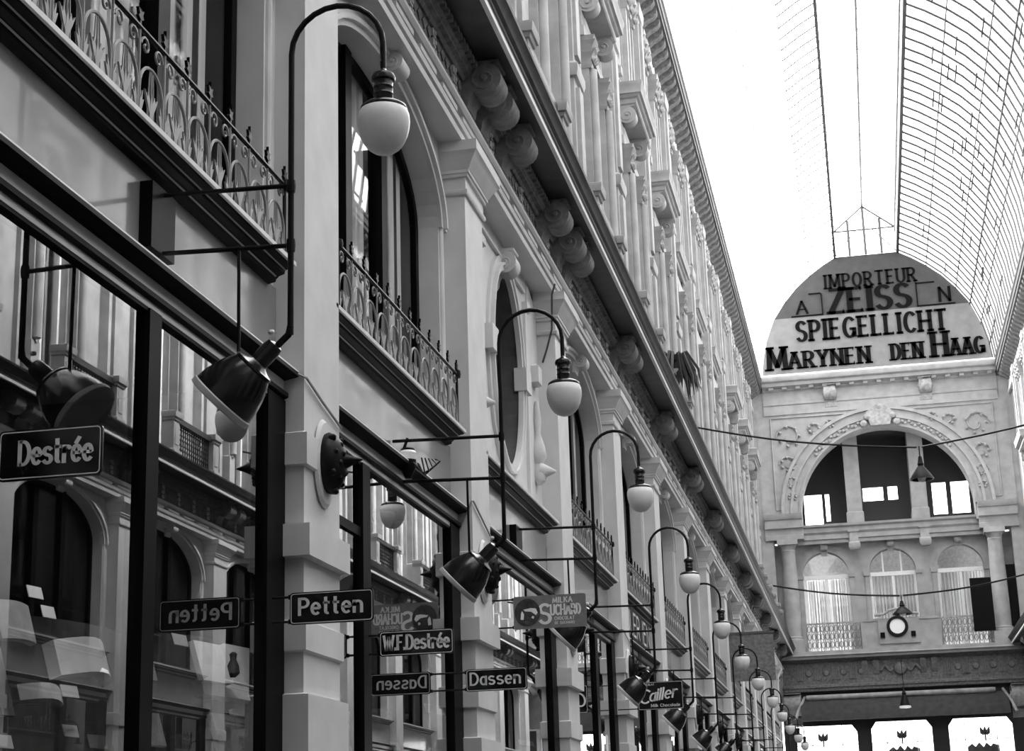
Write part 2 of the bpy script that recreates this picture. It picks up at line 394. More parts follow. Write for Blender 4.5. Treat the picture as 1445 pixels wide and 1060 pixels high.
# ------------------------------------------------------------------ pilasters of the lower order
def scroll(mb, u, w, d0, d1, v0, v1, n=18):             # S-shaped console: volute at the top, tail at the foot
    R = (v1 - v0) * .33; pts = [(d0, v1)]
    cx, cv = d1 - R, v1 - R - .02
    pts += [(d1 - .02, v1), (d1 - .02, v1 - .02)] + [(cx + R * math.cos(math.radians(a)), cv + R * math.sin(math.radians(a))) for a in range(70, -150, -20)]
    pts += [(d0 + (d1 - d0) * .22, v0 + (v1 - v0) * .25), (d0 + (d1 - d0) * .18, v0 + .03), (d0 + .03, v0), (d0, v0)]
    mb.prof(pts, u - w, u + w)
    for s in (-1, 1):                                    # raised eyes of the volute
        mb.tube([mb.m(u + s * w, cv + R * (.9 - .055 * j) * math.sin(.6 * j + 1.6), cx + R * (.9 - .055 * j) * math.cos(.6 * j + 1.6)) for j in range(15)], R * .10, 5)
        mb.lathe([(R * .2, 0), (R * .15, R * .2)], mb.m(u + s * w, cv, cx), Vector(mb.m(s, 0, 0)), 10)
pm = MB(FL)
pm.stack(0, .335, -.2, 0, [(0, .04), (2.42, .04), (2.55, .04), (2.56, 0), (2.78, 0), (2.79, .02), (2.95, .02), (2.96, 0), (3.3, 0), (3.305, .05), (3.485, .05), (3.49, 0), (3.82, 0), (3.827, .025), (4.01, .025), (4.02, 0), (7.08, 0)])
cm = MB(FL)
cm.stack(0, .335, -.2, 0, [(7.06, 0), (7.06, .02), (7.075, .03), (7.10, .03), (7.11, .012), (7.135, .012), (7.21, .012), (7.215, .035), (7.24, .035), (7.245, .05), (7.27, .05), (7.28, .06), (7.33, .085), (7.37, .115), (7.40, .13), (7.41, .145), (7.50, .145), (7.50, 0)])
shm, cpm = pm.mesh('shaft', STONE), cm.mesh('capital', STONE)
for k in range(-4, 13):
    r = sroot(trimname(), (0, pil(k), 0)); r.location.y -= (.22 if k == -1 else 0); link(shm, 'shaft', r); link(cpm, 'capital', r); mirror(r)

# ------------------------------------------------------------------ shopfronts
def strip(mb, pr, u0=-1.78, u1=1.78): mb.prof(pr, u0, u1)
def front(L):
    fr = MB(FL); fr.box(-L - .01, 1.79, 0, .55, -.3, -.08)
    for a, c in ((-L - .01, -L + .29), (1.50, 1.79)): fr.box(a, c, .5, 4.2, -.2, -.105)
    fr.box(-L - .01, 1.79, 4.155, 4.175, -.2, -.115); strip(fr, [(-.2, 4.206), (-.105, 4.206), (-.085, 4.215), (-.085, 4.24), (-.105, 4.25), (-.2, 4.25)], -L)
    fr.box(-L, 1.5, .55, .62, -.2, -.10)
    strip(fr, [(-.2, 4.315), (-.125, 4.318), (-.10, 4.325), (-.085, 4.328), (-.06, 4.332), (-.045, 4.335), (-.03, 4.34), (-.03, 4.363), (-.2, 4.40)], -L - .04, 1.80)
    bd = MB(FL); bd.box(-L, 1.78, 4.172, 4.207, -.2, -.112); bd.box(-L, 1.78, 4.25, 4.318, -.2, -.112)
    tl = MB(FL); strip(tl, [(-.2, 4.40), (-.03, 4.363), (-.03, 4.372), (-.2, 4.412)], -L - .04, 1.80)
    pn = MB(FL); pn.box(-L - .02, 1.80, 4.40, 4.88, -.3, -.17)
    gl = MB(FL); gl.quad((-L + .3, .6, -.14), (1.52, .6, -.14), (1.52, 4.17, -.14), (-L + .3, 4.17, -.14))
    return (fr.mesh('shop_frame', DARK), 'shop_frame'), (bd.mesh('fascia_band', BAND), 'fascia_band'), (tl.mesh('fascia_edge', WHITE), 'fascia_edge'), (pn.mesh('lacquer_panel', PANEL), 'lacquer_panel'), (gl.mesh('pane', GSHOP), 'pane')
FR, FR0 = front(1.78), front(2.1)
def mull(u, w): b = MB(FL); b.box(u - w, u + w, .6, 4.17, -.2, -.105); return b
mm = {0: mull(-.06, .068).mesh('mullion', DARK), 1: mull(-.86, .085).mesh('mullion', DARK), 3: mull(.25, .10).mesh('mullion', DARK)}
tr = MB(FL); tr.box(-1.46, -.9, 3.68, 3.74, -.2, -.12); trm = tr.mesh('transom', DARK)
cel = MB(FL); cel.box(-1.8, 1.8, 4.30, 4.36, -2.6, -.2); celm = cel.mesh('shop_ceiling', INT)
for k in range(-5, 13):
    r = sroot(winname(), (0, bay(k), 0)); [link(me, nm, r) for me, nm in (FR0 if k == 0 else FR)]; link(celm, 'shop_ceiling', r)
    if k == 1: link(mm[1], 'mullion', r); link(trm, 'transom', r)
    elif k == 2: pass
    else: link(mm[3 if k >= 3 else 0], 'mullion', r)
    mirror(r)

# ------------------------------------------------------------------ projecting sills of the first floor
sl = MB(FL); strip(sl, [(-.3, 4.979), (-.002, 4.955), (-.02, 4.952), (-.022, 4.944), (-.068, 4.938), (-.07, 4.915), (-.105, 4.903), (-.11, 4.895), (-.12, 4.889), (-.124, 4.872), (-.17, 4.862), (-.3, 4.862)], -1.85, 1.66)
slm = sl.mesh('sill_moulding', DARK)
se = MB(FL); strip(se, [(-.3, 4.962), (0, 4.952), (0, 4.978), (-.3, 4.985)], -1.85, 1.66); sem = se.mesh('sill_edge', SILLE)
s2 = MB(FL); strip(s2, [(-.066, 4.944), (-.058, 4.936), (-.064, 4.932), (-.08, 4.94)], -1.85, 1.66); strip(s2, [(-.112, 4.902), (-.104, 4.893), (-.112, 4.888), (-.12, 4.9)], -1.85, 1.62)
s2m = s2.mesh('sill_highlight', LINE)  # thin highlights of the glossy dark moulding, drawn as grey strips
for k in range(-5, 13):
    r = sroot(trimname(), (0, bay(k), 0)); r.scale.y = 1.0; link(slm, 'sill_moulding', r); link(sem, 'sill_edge', r); link(s2m, 'sill_highlight', r); mirror(r)

# ------------------------------------------------------------------ first-floor arched windows
aw = MB(FL)
aw.ring(0, 6.72, 1.61, 1.66, 0, 180, -.19, -.155, k=.70 / 1.61); aw.ring(0, 6.72, 1.66, 1.70, 0, 180, -.19, -.12, k=.75 / 1.66); aw.ring(0, 6.72, 1.70, 1.78, 0, 180, -.19, -.15, k=.79 / 1.70)
for s in (-1, 1):
    aw.lathe([(.028, 0), (.028, 1.72)], FL(s * 1.66, 5.0, -.185), (0, 0, 1), 10)
awm = aw.mesh('archivolt', STONE)
ks = MB(FL); scroll(ks, 0, .11, -.2, -.02, 7.28, 7.52); ksm = ks.mesh('keystone', STONE)
wf = MB(FL)
for s in (-1, 1):
    wf.box(s * 1.58 - .05, s * 1.58 + .05, 4.97, 6.8, -.42, -.36); wf.box(s * .47 - .075, s * .47 + .075, 4.97, 7.38, -.42, -.33)
wf.box(-1.6, 1.6, 4.97, 5.1, -.42, -.35)
wf.ring(0, 6.72, 1.52, 1.61, 0, 180, -.42, -.36, k=.63 / 1.52)
wfm = wf.mesh('casement_frame', DARK)
wg = MB(FL); wg.quad((-1.6, 5, -.385), (1.6, 5, -.385), (1.6, 7.45, -.385), (-1.6, 7.45, -.385)); wgm = wg.mesh('pane', GWIN)
def curtain_mesh(u0, u1, v0, v1, d, m, amp=.010, fold=.09):
    b = MB(FL); n = max(6, int(abs(u1 - u0) / fold * 4)); P = []
    for i in range(n + 1):
        u = u0 + (u1 - u0) * i / n; P.append((u, d + amp * math.sin(2 * math.pi * u / fold) + amp * .6 * math.sin(2 * math.pi * u / (fold * 2.7))))
    for a, c in zip(P[:-1], P[1:]): b.quad((a[0], v0, a[1]), (c[0], v0, c[1]), (c[0], v1, c[1]), (a[0], v1, a[1]))
    o = b.mesh('curtain', m); return o
cL, cR = curtain_mesh(-1.55, -.72, 5.0, 7.3, -.44, CURTW), curtain_mesh(.58, 1.30, 5.0, 7.35, -.44, CURT)
cM = curtain_mesh(-.42, .30, 5.0, 7.38, -.45, CURTW, .012, .2)
# iron railing units
def rail_unit():
    r = MB(FL); R = .135
    pts = [FL(-R, 5.0, 0)] + [FL(-R * math.cos(math.radians(a)), 5.15 + (R if 1 else 0) * math.sin(math.radians(a)), 0) for a in range(0, 181, 15)] + [FL(R, 5.0, 0)]
    r.tube(pts, .0085, 6)
    r.tube([FL(0, 5.0, 0), FL(0, 5.285, 0)], [.007, .004], 6)
    r.tube([FL(.04, 5.0, 0), FL(.018, 5.27, 0)], .004, 5); r.tube([FL(-.04, 5.0, 0), FL(-.018, 5.27, 0)], .004, 5)
    for s in (-1, 1):                                    # leaf blades of the fleuron inside the arch
        r.poly([(s * .004, 5.03), (s * .05, 5.11), (s * .075, 5.16), (s * .045, 5.13), (s * .035, 5.16), (s * .015, 5.12)], -.005, .005)
        r.poly([(s * R, 5.0), (s * (R - .018), 5.02), (s * (R - .05), 5.10), (s * (R - .03), 5.09), (s * (R - .035), 5.14), (s * R, 5.07)], -.005, .005)
        sp = [FL(s * (.075 + (.05 - .0035 * i) * math.cos(math.radians(35 * i))), 5.372 + (.05 - .0035 * i) * math.sin(math.radians(35 * i)), 0) for i in range(13)]
        r.tube(sp, .0065, 5)
    r.poly([(-.012, 5.0), (.012, 5.0), (.02, 5.07), (.0, 5.17), (-.02, 5.07)], -.006, .006)
    r.tube([FL(.15, 5.14, 0), FL(.15, 5.44, 0)], .007, 5)
    return r.mesh('scroll_panel', IRONG)
def finial():
    r = MB(FL); r.box(-.008, .008, 5.44, 5.53, -.006, .006)
    r.poly([(-.03, 5.485), (0, 5.47), (.03, 5.485), (.018, 5.50), (.03, 5.53), (0, 5.515), (0, 5.56), (0, 5.515), (-.03, 5.53), (-.018, 5.50)], -.008, .008)
    return r.mesh('finial', IRON)
rum, fim = rail_unit(), finial()
tb = MB(FL); tb.tube([FL(-1.62, 5.44, 0), FL(1.62, 5.44, 0)], .013, 6); tb.tube([FL(-1.62, 5.425, 0), FL(-1.62, 4.98, 0)], .012, 6); tb.tube([FL(1.62, 5.425, 0), FL(1.62, 4.98, 0)], .012, 6)
tb.lathe([(.03, 0), (.035, .03), (.03, .06)], FL(1.62, 5.41, 0), (0, 0, 1), 10); tb.lathe([(.03, 0), (.035, .03), (.03, .06)], FL(-1.62, 5.41, 0), (0, 0, 1), 10); tbm = tb.mesh('top_rail', IRON)  # rail and finials left black to look backlit
bb = MB(FL); bb.box(-1.62, 1.62, 4.985, 5.005, -.012, .012); bbm = bb.mesh('bottom_rail', IRONG)
arch_k = [k for k in range(-2, 13) if k != 2]
vis = 0
for k in arch_k:
    r = sroot(winname(), (0, bay(k), 0))
    link(awm, 'archivolt', r); link(ksm, 'keystone', r); link(wfm, 'casement_frame', r); link(wgm, 'pane', r); mirror(r)
    if k < 0: continue
    near = ['arched window at the top left corner', 'arched window right of the first pilaster'] if k < 2 else None
    where = near[k] if near else '%s arched window from the camera' % ORD[vis]
    for me, nm, lb in ((cL, 'curtain', 'left-hand'), (cM, 'curtain', 'white middle'), (cR, 'curtain', 'striped right-hand')):
        if k > 0 and lb == 'left-hand': continue
        tag(link(me, 'curtain', None, (0, bay(k), 0)), ('%s lace curtain behind the %s' % (lb, where)) if lb != 'left-hand' else 'white lace curtain on the near side of the %s' % where, 'curtain', 'lace curtains behind the arched windows')
    t = thing('window_railing', 'low iron railing before the ' + where, 'railing', (-.06, bay(k), 0), 'iron window railings')
    link(tbm, 'top_rail', t); link(bbm, 'bottom_rail', t)
    for i in range(11):
        link(rum, 'scroll_panel', t, (0, -1.47 + .294 * i, 0))
        link(fim, 'finial', t, (0, -1.47 + .294 * i + .147, 0))
    vis += 1

# ------------------------------------------------------------------ the niche bay
nb = sroot(trimname(), (0, bay(2), 0))
nf = MB(FL)
def oval(mb, hu, hv, w, cv, d0, d1, n=44):
    pts = []
    for i in range(n):
        a = 2 * math.pi * i / n; c, s = math.cos(a), math.sin(a)
        pts += [(hu * c, cv + hv * s, d0), ((hu + w) * c, cv + (hv + w) * s, d0), ((hu + w) * c, cv + (hv + w) * s, d1), (hu * c, cv + hv * s, d1)]
    fs = []
    for i in range(n):
        b, e = 4 * i, 4 * ((i + 1) % n)
        for j in range(4): fs.append((b + j, b + (j + 1) % 4, e + (j + 1) % 4, e + j))
    mb.add(mb.P(pts), fs)
oval(nf, .68, .97, .05, 6.22, -.2, -.15); oval(nf, .73, 1.02, .03, 6.22, -.2, -.13); oval(nf, .76, 1.05, .07, 6.22, -.2, -.17)
for s in (-1, 1): nf.box(s * .80 - .13, s * .80 + .13, 6.16, 6.4, -.24, -.11)
nf.build('oval_frame', STONE, nb)
kk = MB(FL); scroll(kk, 0, .12, -.3, -.03, 7.05, 7.4); kk.build('keystone', STONE, nb)
dp = MB(FL)
for s in (-1, 1):
    dp.stack(s * 1.08, .06, -.2, -.17, [(4.99, .02), (5.1, .02), (5.11, 0), (7.1, 0), (7.12, .03), (7.2, .03)])
    dp.stack(s * 1.25, .03, -.2, -.185, [(4.99, 0), (7.5, 0)])
    dp.box(s * .55 - .5, s * .55 + .5, 7.30, 7.33, -.2, -.165)
dp.build('strip_pilaster', STONE, nb)
for s in (-1, 1):                                        # carved drops on both sides
    g = MB(FL)
    g.stack(s * 1.5, .07, -.2, -.15, [(6.42, .0), (6.44, .03), (6.62, .03), (6.64, 0)])
    g.lathe([(.02, 0), (.07, .04), (.085, .12), (.05, .22), (.09, .3), (.07, .42), (.03, .55), (.045, .7), (.02, .9)], FL(s * 1.5, 5.35, -.17), (0, 0, 1), 12)
    g.lathe([(.0, -.03), (.09, 0), (.07, .05), (.015, .16)], FL(s * 1.5, 5.5, -.15), FL(0, -.1, 1), 10)
    g.build('carved_drop', STONE, nb)
t = MB(FL); t.lathe([(.16, 0), (.16, .05), (.1, .07), (.07, .25), (.17, .4), (.19, .55), (.13, .62)], FL(0, 5.3, -.45), (0, 0, 1), 18)

# ------------------------------------------------------------------ main entablature and cornice
def entab():
    r = sroot(trimname())
    a = MB(FL)
    a.prof([(-.3, 7.5), (.02, 7.5), (.025, 7.555), (-.06, 7.56), (-.06, 7.585), (.035, 7.59), (.04, 7.64), (-.06, 7.645), (-.06, 7.715), (.05, 7.72), (.075, 7.745), (.075, 7.775), (-.06, 7.78), (-.06, 8.09), (-.3, 8.09)], Y0, YF)
    a.build('architrave', STONE, r)
    g = MB(FL)
    for z0, z1 in ((7.561, 7.584), (7.646, 7.714), (7.781, 7.795)): g.box(Y0, YF, z0, z1, -.07, -.05)
    g.build('groove_shade', DARK, r)  # dark strips put in as shade between the fasciae
    g = MB(FL); y = 8.9
    while y < 63: g.box(y, y + .50, 7.65, 7.695, -.06, .045); y += .713
    g.build('fillet_bars', STONE, r)
    fz = MB(FL); fz.box(Y0, YF, 7.79, 8.08, -.1, .006)
    y = 9.0
    while y < 63:                                        # raised lozenge pattern of the frieze
        for z in (7.865, 7.995): fz.poly([(y - .07, z), (y, z - .055), (y + .07, z), (y, z + .055)], .006, .018)
        y += .15
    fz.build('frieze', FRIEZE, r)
    bm_ = MB(FL); bm_.prof([(-.1, 8.07), (.03, 8.07), (.05, 8.10), (.09, 8.115), (.09, 8.135), (.12, 8.15), (.12, 8.26), (-.1, 8.26)], Y0, YF)
    y = 8.9
    while y < 63.5: bm_.box(y, y + .06, 8.16, 8.21, .11, .165); y += .11
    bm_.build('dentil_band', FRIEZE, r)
    c = MB(FL); c.prof([(-.3, 8.25), (.43, 8.25), (.43, 8.235), (.46, 8.235), (.46, 8.30), (.47, 8.31), (.47, 8.345), (.50, 8.36), (.52, 8.40), (.555, 8.43), (.56, 8.46), (-.5, 8.52)], Y0, YF)
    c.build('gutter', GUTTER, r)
    e = MB(FL); e.prof([(.425, 8.236), (.425, 8.222), (.463, 8.222), (.466, 8.262), (.455, 8.262)], Y0, YF); e.build('drip_edge', WHITE, r)
    return r
ER = entab()
ro = MB(FL)
for i in range(3): ro.box(-.045, .045, 7.83 + .085 * i, 7.89 + .085 * i, .0, .03)
for i in range(3): ro.lathe([(.028, 0), (.02, .014)], FL(0, 7.86 + .085 * i, .03), (1, 0, 0), 4)
rom = ro.mesh('rosette_block', STONE2)
sc = MB(FL); scroll(sc, 0, .15, 0.0, .36, 7.80, 8.24); scm = sc.mesh('scroll_bracket', BRK)
for k in range(0, 13):
    for dy in (-.26, .26): link(scm, 'scroll_bracket', ER, (0, pil(k) + dy, 0))
for dy in (-1.0, 1.0): link(scm, 'scroll_bracket', ER, (0, bay(2) + dy, 0))
for k in range(0, 13):
    for dy in (-1.42, -.72, 0, .72, 1.42):
        if not (k == 2 and abs(abs(dy) - .72) < .1): link(rom, 'rosette_block', ER, (0, bay(k) + dy, 0))
mirror(ER)

# ------------------------------------------------------------------ balconies standing on the cornice
pe = MB(FL); pe.stack(0, .13, .12, .34, [(8.45, .03), (8.62, .03), (8.64, 0), (9.14, 0), (9.15, .02), (9.19, .03), (9.2, .05), (9.27, .06), (9.3, .06), (9.31, .04)])
pe.box(-.08, .08, 8.72, 9.06, .33, .35)
pem = pe.mesh('pedestal', STU)
bp = MB(FL); bp.box(-.83, .83, 9.16, 9.26, .18, .30); bpm = bp.mesh('balcony_rail', GUTTER)
ip = MB(FL)
for i in range(17):
    u = -.8 + .1 * i; ip.tube([FL(u, 8.5, .24), FL(u, 9.16, .24)], .012, 5)
for i in range(16):
    for z in (8.68, 8.86, 9.04):
        ip.tube([FL(-.75 + .1 * i + .04 * math.cos(a * .785), z + .06 * math.sin(a * .785), .24) for a in range(8)], .009, 4, closed=True)
ipm = ip.mesh('iron_panel', IRON)
bnum = 0
def balcony(k):
    t = D.objects.new('balcony', None); C.objects.link(t); t.location = (0, bay(k), 0)
    for dy in (-.95, .95): link(pem, 'pedestal', t, (0, dy, 0))
    link(bpm, 'balcony_rail', t); link(ipm, 'iron_panel', t)
    return t
for k in list(range(2, 6)) + [10, 11, 12]:
    tag(balcony(k), 'small balcony with stone pedestals standing on the main cornice, %s from the camera' % ORD[bnum], 'balcony', 'balconies above the main cornice'); bnum += 1
for k in (3, 4, 5, 6, 8, 9, 10):
    t = balcony(k); t.scale = (-1, 1, 1); t.location.x = WX
    tag(t, 'stone balcony of the opposite facade, reflected in the shop windows', 'balcony', 'balconies of the opposite facade')

# ------------------------------------------------------------------ upper order: pilasters, hooded windows, roof cornice
up = MB(FL); up.stack(0, .27, -.5, -.33, [(8.5, .03), (9.2, .03), (9.25, 0), (12.1, 0), (12.12, .05), (12.2, .07), (12.3, .07), (12.34, .02), (12.36, 0), (14.7, 0), (14.75, .06), (14.95, .08), (15.0, 0), (17.3, 0), (17.32, .04), (17.5, .06), (17.55, .06)])
up.stack(0, .15, -.33, -.27, [(9.3, 0), (12.0, 0)]); up.stack(0, .15, -.33, -.28, [(12.5, 0), (14.6, 0)]); up.stack(0, .13, -.33, -.28, [(15.1, 0), (17.2, 0)])
upm = up.mesh('tall_pilaster', STU)
for k in range(0, 13):
    r = struct(link(upm, trimname(), None, (0, pil(k), 0))); mirror(r)
def capital_leaf(mb, u, w, d, v0, v1):
    mb.stack(u, w, -.5, d, [(v0, .01), (v0 + .05, .03), (v0 + .06, .0), (v0 + .18, .03), (v0 + .24, .07), (v0 + .25, .02), (v0 + .36, .06), (v0 + .42, .10), (v0 + .43, .06), (v1, .09)])
    for i in range(3):
        for z in (v0 + .14, v0 + .32): mb.lathe([(.0, -.04), (.045, 0), (.03, .05), (.005, .07)], mb.m(u + (i - 1) * w * .8, z, d + .03), Vector(mb.m(0, .3, 1)), 8)
def hood(depth):
    r = []
    fr_ = MB(FL)
    for s in (-1, 1):
        fr_.stack(s * .78, .11, -.5, -.33, [(8.9, .03), (9.5, .03), (9.52, 0), (13.0, 0)])
        fr_.lathe([(.075, 0), (.07, 3.4)], FL(s * .78, 9.55, -.29), (0, 0, 1), 14)
        capital_leaf(fr_, s * .78, .11, -.3, 12.95, 13.45)
        fr_.stack(s * 1.1, .07, -.5, -.42, [(8.9, 0), (13.5, 0)])
    fr_.box(-1.0, 1.0, 13.45, 13.62, -.5, -.36); fr_.box(-.95, .95, 13.62, 13.95, -.5, -.40)
    r.append((fr_.mesh('window_surround', STU), 'window_surround'))
    for s in (-1, 1):
        c = MB(FL); scroll(c, s * .78, .13, -.45, depth - .12, 13.72, 14.2)
        r.append((c.mesh('scroll_bracket', STU), 'scroll_bracket'))
    h = MB(FL); h.stack(0, .92, -.5, depth - .12, [(14.2, 0), (14.22, .02), (14.3, .02), (14.32, .06), (14.36, .08), (14.37, .12), (14.5, .13), (14.52, .14), (14.58, .15), (14.62, .05)])
    h.stack(-.7, .1, -.5, -.4, [(14.6, 0), (14.75, 0)]); h.stack(.7, .1, -.5, -.4, [(14.6, 0), (14.75, 0)])
    r.append((h.mesh('hood', STU), 'hood'))
    u = MB(FL)
    for s in (-1, 1):
        for q, w_ in ((.66, .07), (1.05, .06), (1.5, .05)):
            u.stack(s * q, w_, -.5, -.4, [(14.9, .02), (15.05, .02), (15.06, 0), (16.9, 0)]); capital_leaf(u, s * q, w_, -.38, 16.85, 17.4)
    r.append((u.mesh('attic_surround', STU), 'attic_surround'))
    return r
HD, HS = hood(-.02), hood(-.28)
for k in range(-1, 13):
    r = sroot(trimname(), (0, bay(k), 0))
    for me, nm in (HS if 7 <= k <= 9 else HD): link(me, nm, r)
    mirror(r)
rc = sroot(trimname())
m = MB(FL); m.prof([(-.55, 17.4), (-.38, 17.4), (-.38, 17.5), (-.42, 17.52), (-.42, 17.92), (-.36, 17.95), (-.36, 18.02), (-.55, 18.02)], Y0, YF); m.build('top_frieze', STONE, rc)
m = MB(FL); m.prof([(-.55, 18.0), (-.3, 18.0), (-.28, 18.08), (-.06, 18.1), (-.06, 18.12), (-.5, 18.14)], Y0, YF)
y = 9.0
while y < 63.6:
    m.prof([(-.42, 17.78), (-.36, 17.78), (-.26, 17.86), (-.14, 17.92), (-.08, 18.0), (-.08, 18.09), (-.42, 18.09)], y, y + .2); y += .476
m.build('modillion_band', FRIEZE, rc)
m = MB(FL); m.prof([(-.5, 18.1), (-.03, 18.1), (-.03, 18.22), (0, 18.24), (0, 18.40), (.03, 18.44), (.03, 18.52), (-.6, 18.6)], Y0, YF); m.build('roof_gutter', LEAD, rc)
mirror(rc)

# ------------------------------------------------------------------ glass vault
HALF = [(4.27, 18.52), (4.16, 19.4), (3.98, 20.15), (3.66, 20.95), (3.2, 21.62), (2.72, 22.16), (2.2, 22.6), (1.68, 22.96), (1.17, 23.25)]
CX = 4.28
VP = [(CX - d, z) for d, z in HALF]; VPR = [(CX + d, z) for d, z in HALF]
ceil = sroot('ceiling'); YS = -1.0
g = MB(); g.box(-2.0, WX + 2.0, Y0, YS, 18.9, 19.1); g.build('light_blocking_ceiling', STONE2, ceil); g = MB(); g.box(-2, WX + 2, YS - .2, YS, 18.5, 26); g.build('end_gable', STONE2, ceil)  # unseen opaque roof added behind the camera to darken the camera-facing sides
g = MB()
for side in (VP, VPR):
    for a, b in zip(side[:-1], side[1:]): g.add([(a[0], YS, a[1]), (b[0], YS, b[1]), (b[0], YF, b[1]), (a[0], YF, a[1])], [(0, 1, 2, 3)])
lz0, lz1, lz2 = 23.25, 24.25, 25.2
for x in (CX - 1.17, CX + 1.17): g.add([(x, YS, lz0), (x, YF, lz0), (x, YF, lz1), (x, YS, lz1)], [(0, 1, 2, 3)])
for s in (-1, 1): g.add([(CX + s * 1.17, YS, lz1), (CX + s * 1.17, YF, lz1), (CX, YF, lz2), (CX, YS, lz2)], [(0, 1, 2, 3)])
g.add([(CX - 1.17, YF, lz0), (CX + 1.17, YF, lz0), (CX + 1.17, YF, lz1), (CX, YF, lz2), (CX - 1.17, YF, lz1)], [(0, 1, 2, 3, 4)])
g.build('skylight_panes', GROOF, ceil)
def rib(side, rr, m):
    b = MB(); b.tube([(x, 0, z) for x, z in side], rr, 5); return b.mesh('glazing_rib', m)
ribL, ribR = rib(VP, .012, BARL), rib(VPR, .046, BARS); ribT = rib(VP[6:], .026, BARS)  # left ribs thinned where sky glare hides them, heads kept dark
n = 80
for i in range(n):
    y = 10 + (YF - 10.3) * i / (n - 1)
    (link(ribL, 'glare_paled_rib', ceil, (0, y, 0)) if i % 2 == 0 else None); link(ribT, 'glazing_rib_head', ceil, (0, y, 0)); link(ribR, 'glazing_rib', ceil, (0, y, 0))
def smallrib():
    b = MB()
    for s in (-1, 1): b.tube([(CX + s * 1.17, 0, lz0), (CX + s * 1.17, 0, lz1), (CX, 0, lz2)], .014, 5)
    return b.mesh('lantern_rib', BARL)
sr = smallrib()
for i in range(40): link(sr, 'lantern_rib', ceil, (0, 10 + (YF - 10.3) * i / 39, 0))
def purlin(x, z, r, m): b = MB(); b.tube([(x, YS, z), (x, YF, z)], r, 6); b.build('purlin', m, ceil)
purlin(CX, lz2, .045, BARS)
for s in (-1, 1): purlin(CX + s * 1.17, lz1, .05, BARS)
b = MB(); b.box(CX - 1.22, CX - 1.14, YS, YF, lz0 - .04, lz0 + .12); b.build('lantern_curb', BARS, ceil)
b = MB(); b.box(CX + 1.13, CX + 1.23, YS, YF, lz0 - .06, lz0 + .5); b.build('lantern_curb', BARS, ceil)  # made taller to add the shadow band beside the lantern
for i in (2, 3, 4, 6): purlin(VPR[i][0] - .02, VPR[i][1] - .02, .022 if i != 3 else .032, BARS)
for i in (4, 6): purlin(VP[i][0] + .02, VP[i][1] - .02, .014, BARS)
lap = MB()                                              # short laps where panes overlap
for i in range(90):
    j = random.randint(0, 6); t_ = random.random(); (xa, za), (xb, zb) = VPR[j], VPR[j + 1]
    x, z = xa + (xb - xa) * t_, za + (zb - za) * t_; y = random.uniform(14, 63); lap.box(x - .03, x + .01, y, y + 1.1, z - .05, z - .01)
lap.build('pane_laps', BARS, ceil)
ge = MB()
for x, z1 in ((CX - .6, 24.65), (CX, 25.15), (CX + .6, 24.65)): ge.tube([(x, YF - .05, 23.25), (x, YF - .05, z1)], .05, 6)
ge.tube([(CX - 1.17, YF - .05, lz1), (CX + 1.17, YF - .05, lz1)], .03, 6); ge.tube([(CX - 1.17, YF - .05, 23.27), (CX - 1.17, YF - .05, lz1), (CX, YF - .05, lz2), (CX + 1.17, YF - .05, lz1), (CX + 1.17, YF - .05, 23.27)], .05, 6)
for s in (-1, 1): ge.tube([(CX + s * 1.17, YF - .05, lz0), (CX + s * .3, YF - .05, lz1)], .02, 5)
ge.build('gable_glazing_bars', BARS, ceil)

# ------------------------------------------------------------------ far wall
FWO = (0, YF, 0)
fw = sroot('wall_far', FWO)
def part(mb, name, m, parent=fw): return mb.build(name, m, parent)
t = MB(FF)
lower = [(CX - d, z) for d, z in HALF if z < 21.0]; lower_r = [(CX + d, z) for d, z in HALF if z < 21.0]
zc = 20.98; dl = 3.645
t.poly([(0.01, 18.5)] + lower + [(CX - dl, zc), (CX + dl, zc)] + lower_r[::-1] + [(8.55, 18.5)], -.3, .0)
part(t, 'tympanum', TYMP)
t = MB(FF); hi = [(CX - d, z) for d, z in HALF if z > 21.0]; hir = [(CX + d, z) for d, z in HALF if z > 21.0]
t.poly([(CX - dl, zc)] + hi + hir[::-1] + [(CX + dl, zc)], -.3, .0)
part(t, 'tympanum_crown', TYMPD)
l = MB(FF)
for s, u0, v0, w_, h_, wt in (('IMPORTEUR', 2.65, 22.02, 3.36, .52, .19), ('ZEISS', 2.78, 21.04, 2.95, .90, .26), ('SPIEGELLICHT', 1.48, 20.03, 5.52, .76, .205)):
    text(l, s, u0, v0, w_, h_, wt, .13, .34 if s != 'ZEISS' else .26, .05, serif=.065)
text(l, 'M', .33, 18.98, .62, .86, .24, .10, .2, .05, serif=.09); text(l, 'ARYNEN', 1.1, 18.98, 2.95, .62, .26, .11, .34, .05, serif=.1)
text(l, 'DEN', 4.92, 19.0, 1.08, .60, .26, .11, .34, .05, serif=.1); text(l, 'H', 6.44, 19.0, .46, .92, .24, .10, .2, .05, serif=.09); text(l, 'AAG', 7.08, 19.0, 1.16, .62, .26, .11, .3, .05, serif=.1)
l.box(1.3, 2.5, 21.0, 21.04, 0, .05); l.box(2.46, 2.5, 21.0, 21.85, 0, .05); l.box(6.0, 7.4, 21.0, 21.04, 0, .05); l.box(6.0, 6.04, 21.0, 21.95, 0, .05); l.box(2.0, 2.46, 21.85, 21.89, 0, .05); l.box(6.0, 6.7, 21.9, 21.94, 0, .05)
text(l, 'A', 1.52, 21.1, .4, .5, .2, .1, .2, .05); text(l, 'N', 6.85, 21.12, .36, .55, .2, .1, .2, .05)
part(l, 'painted_lettering', INK)
b = MB(FF)
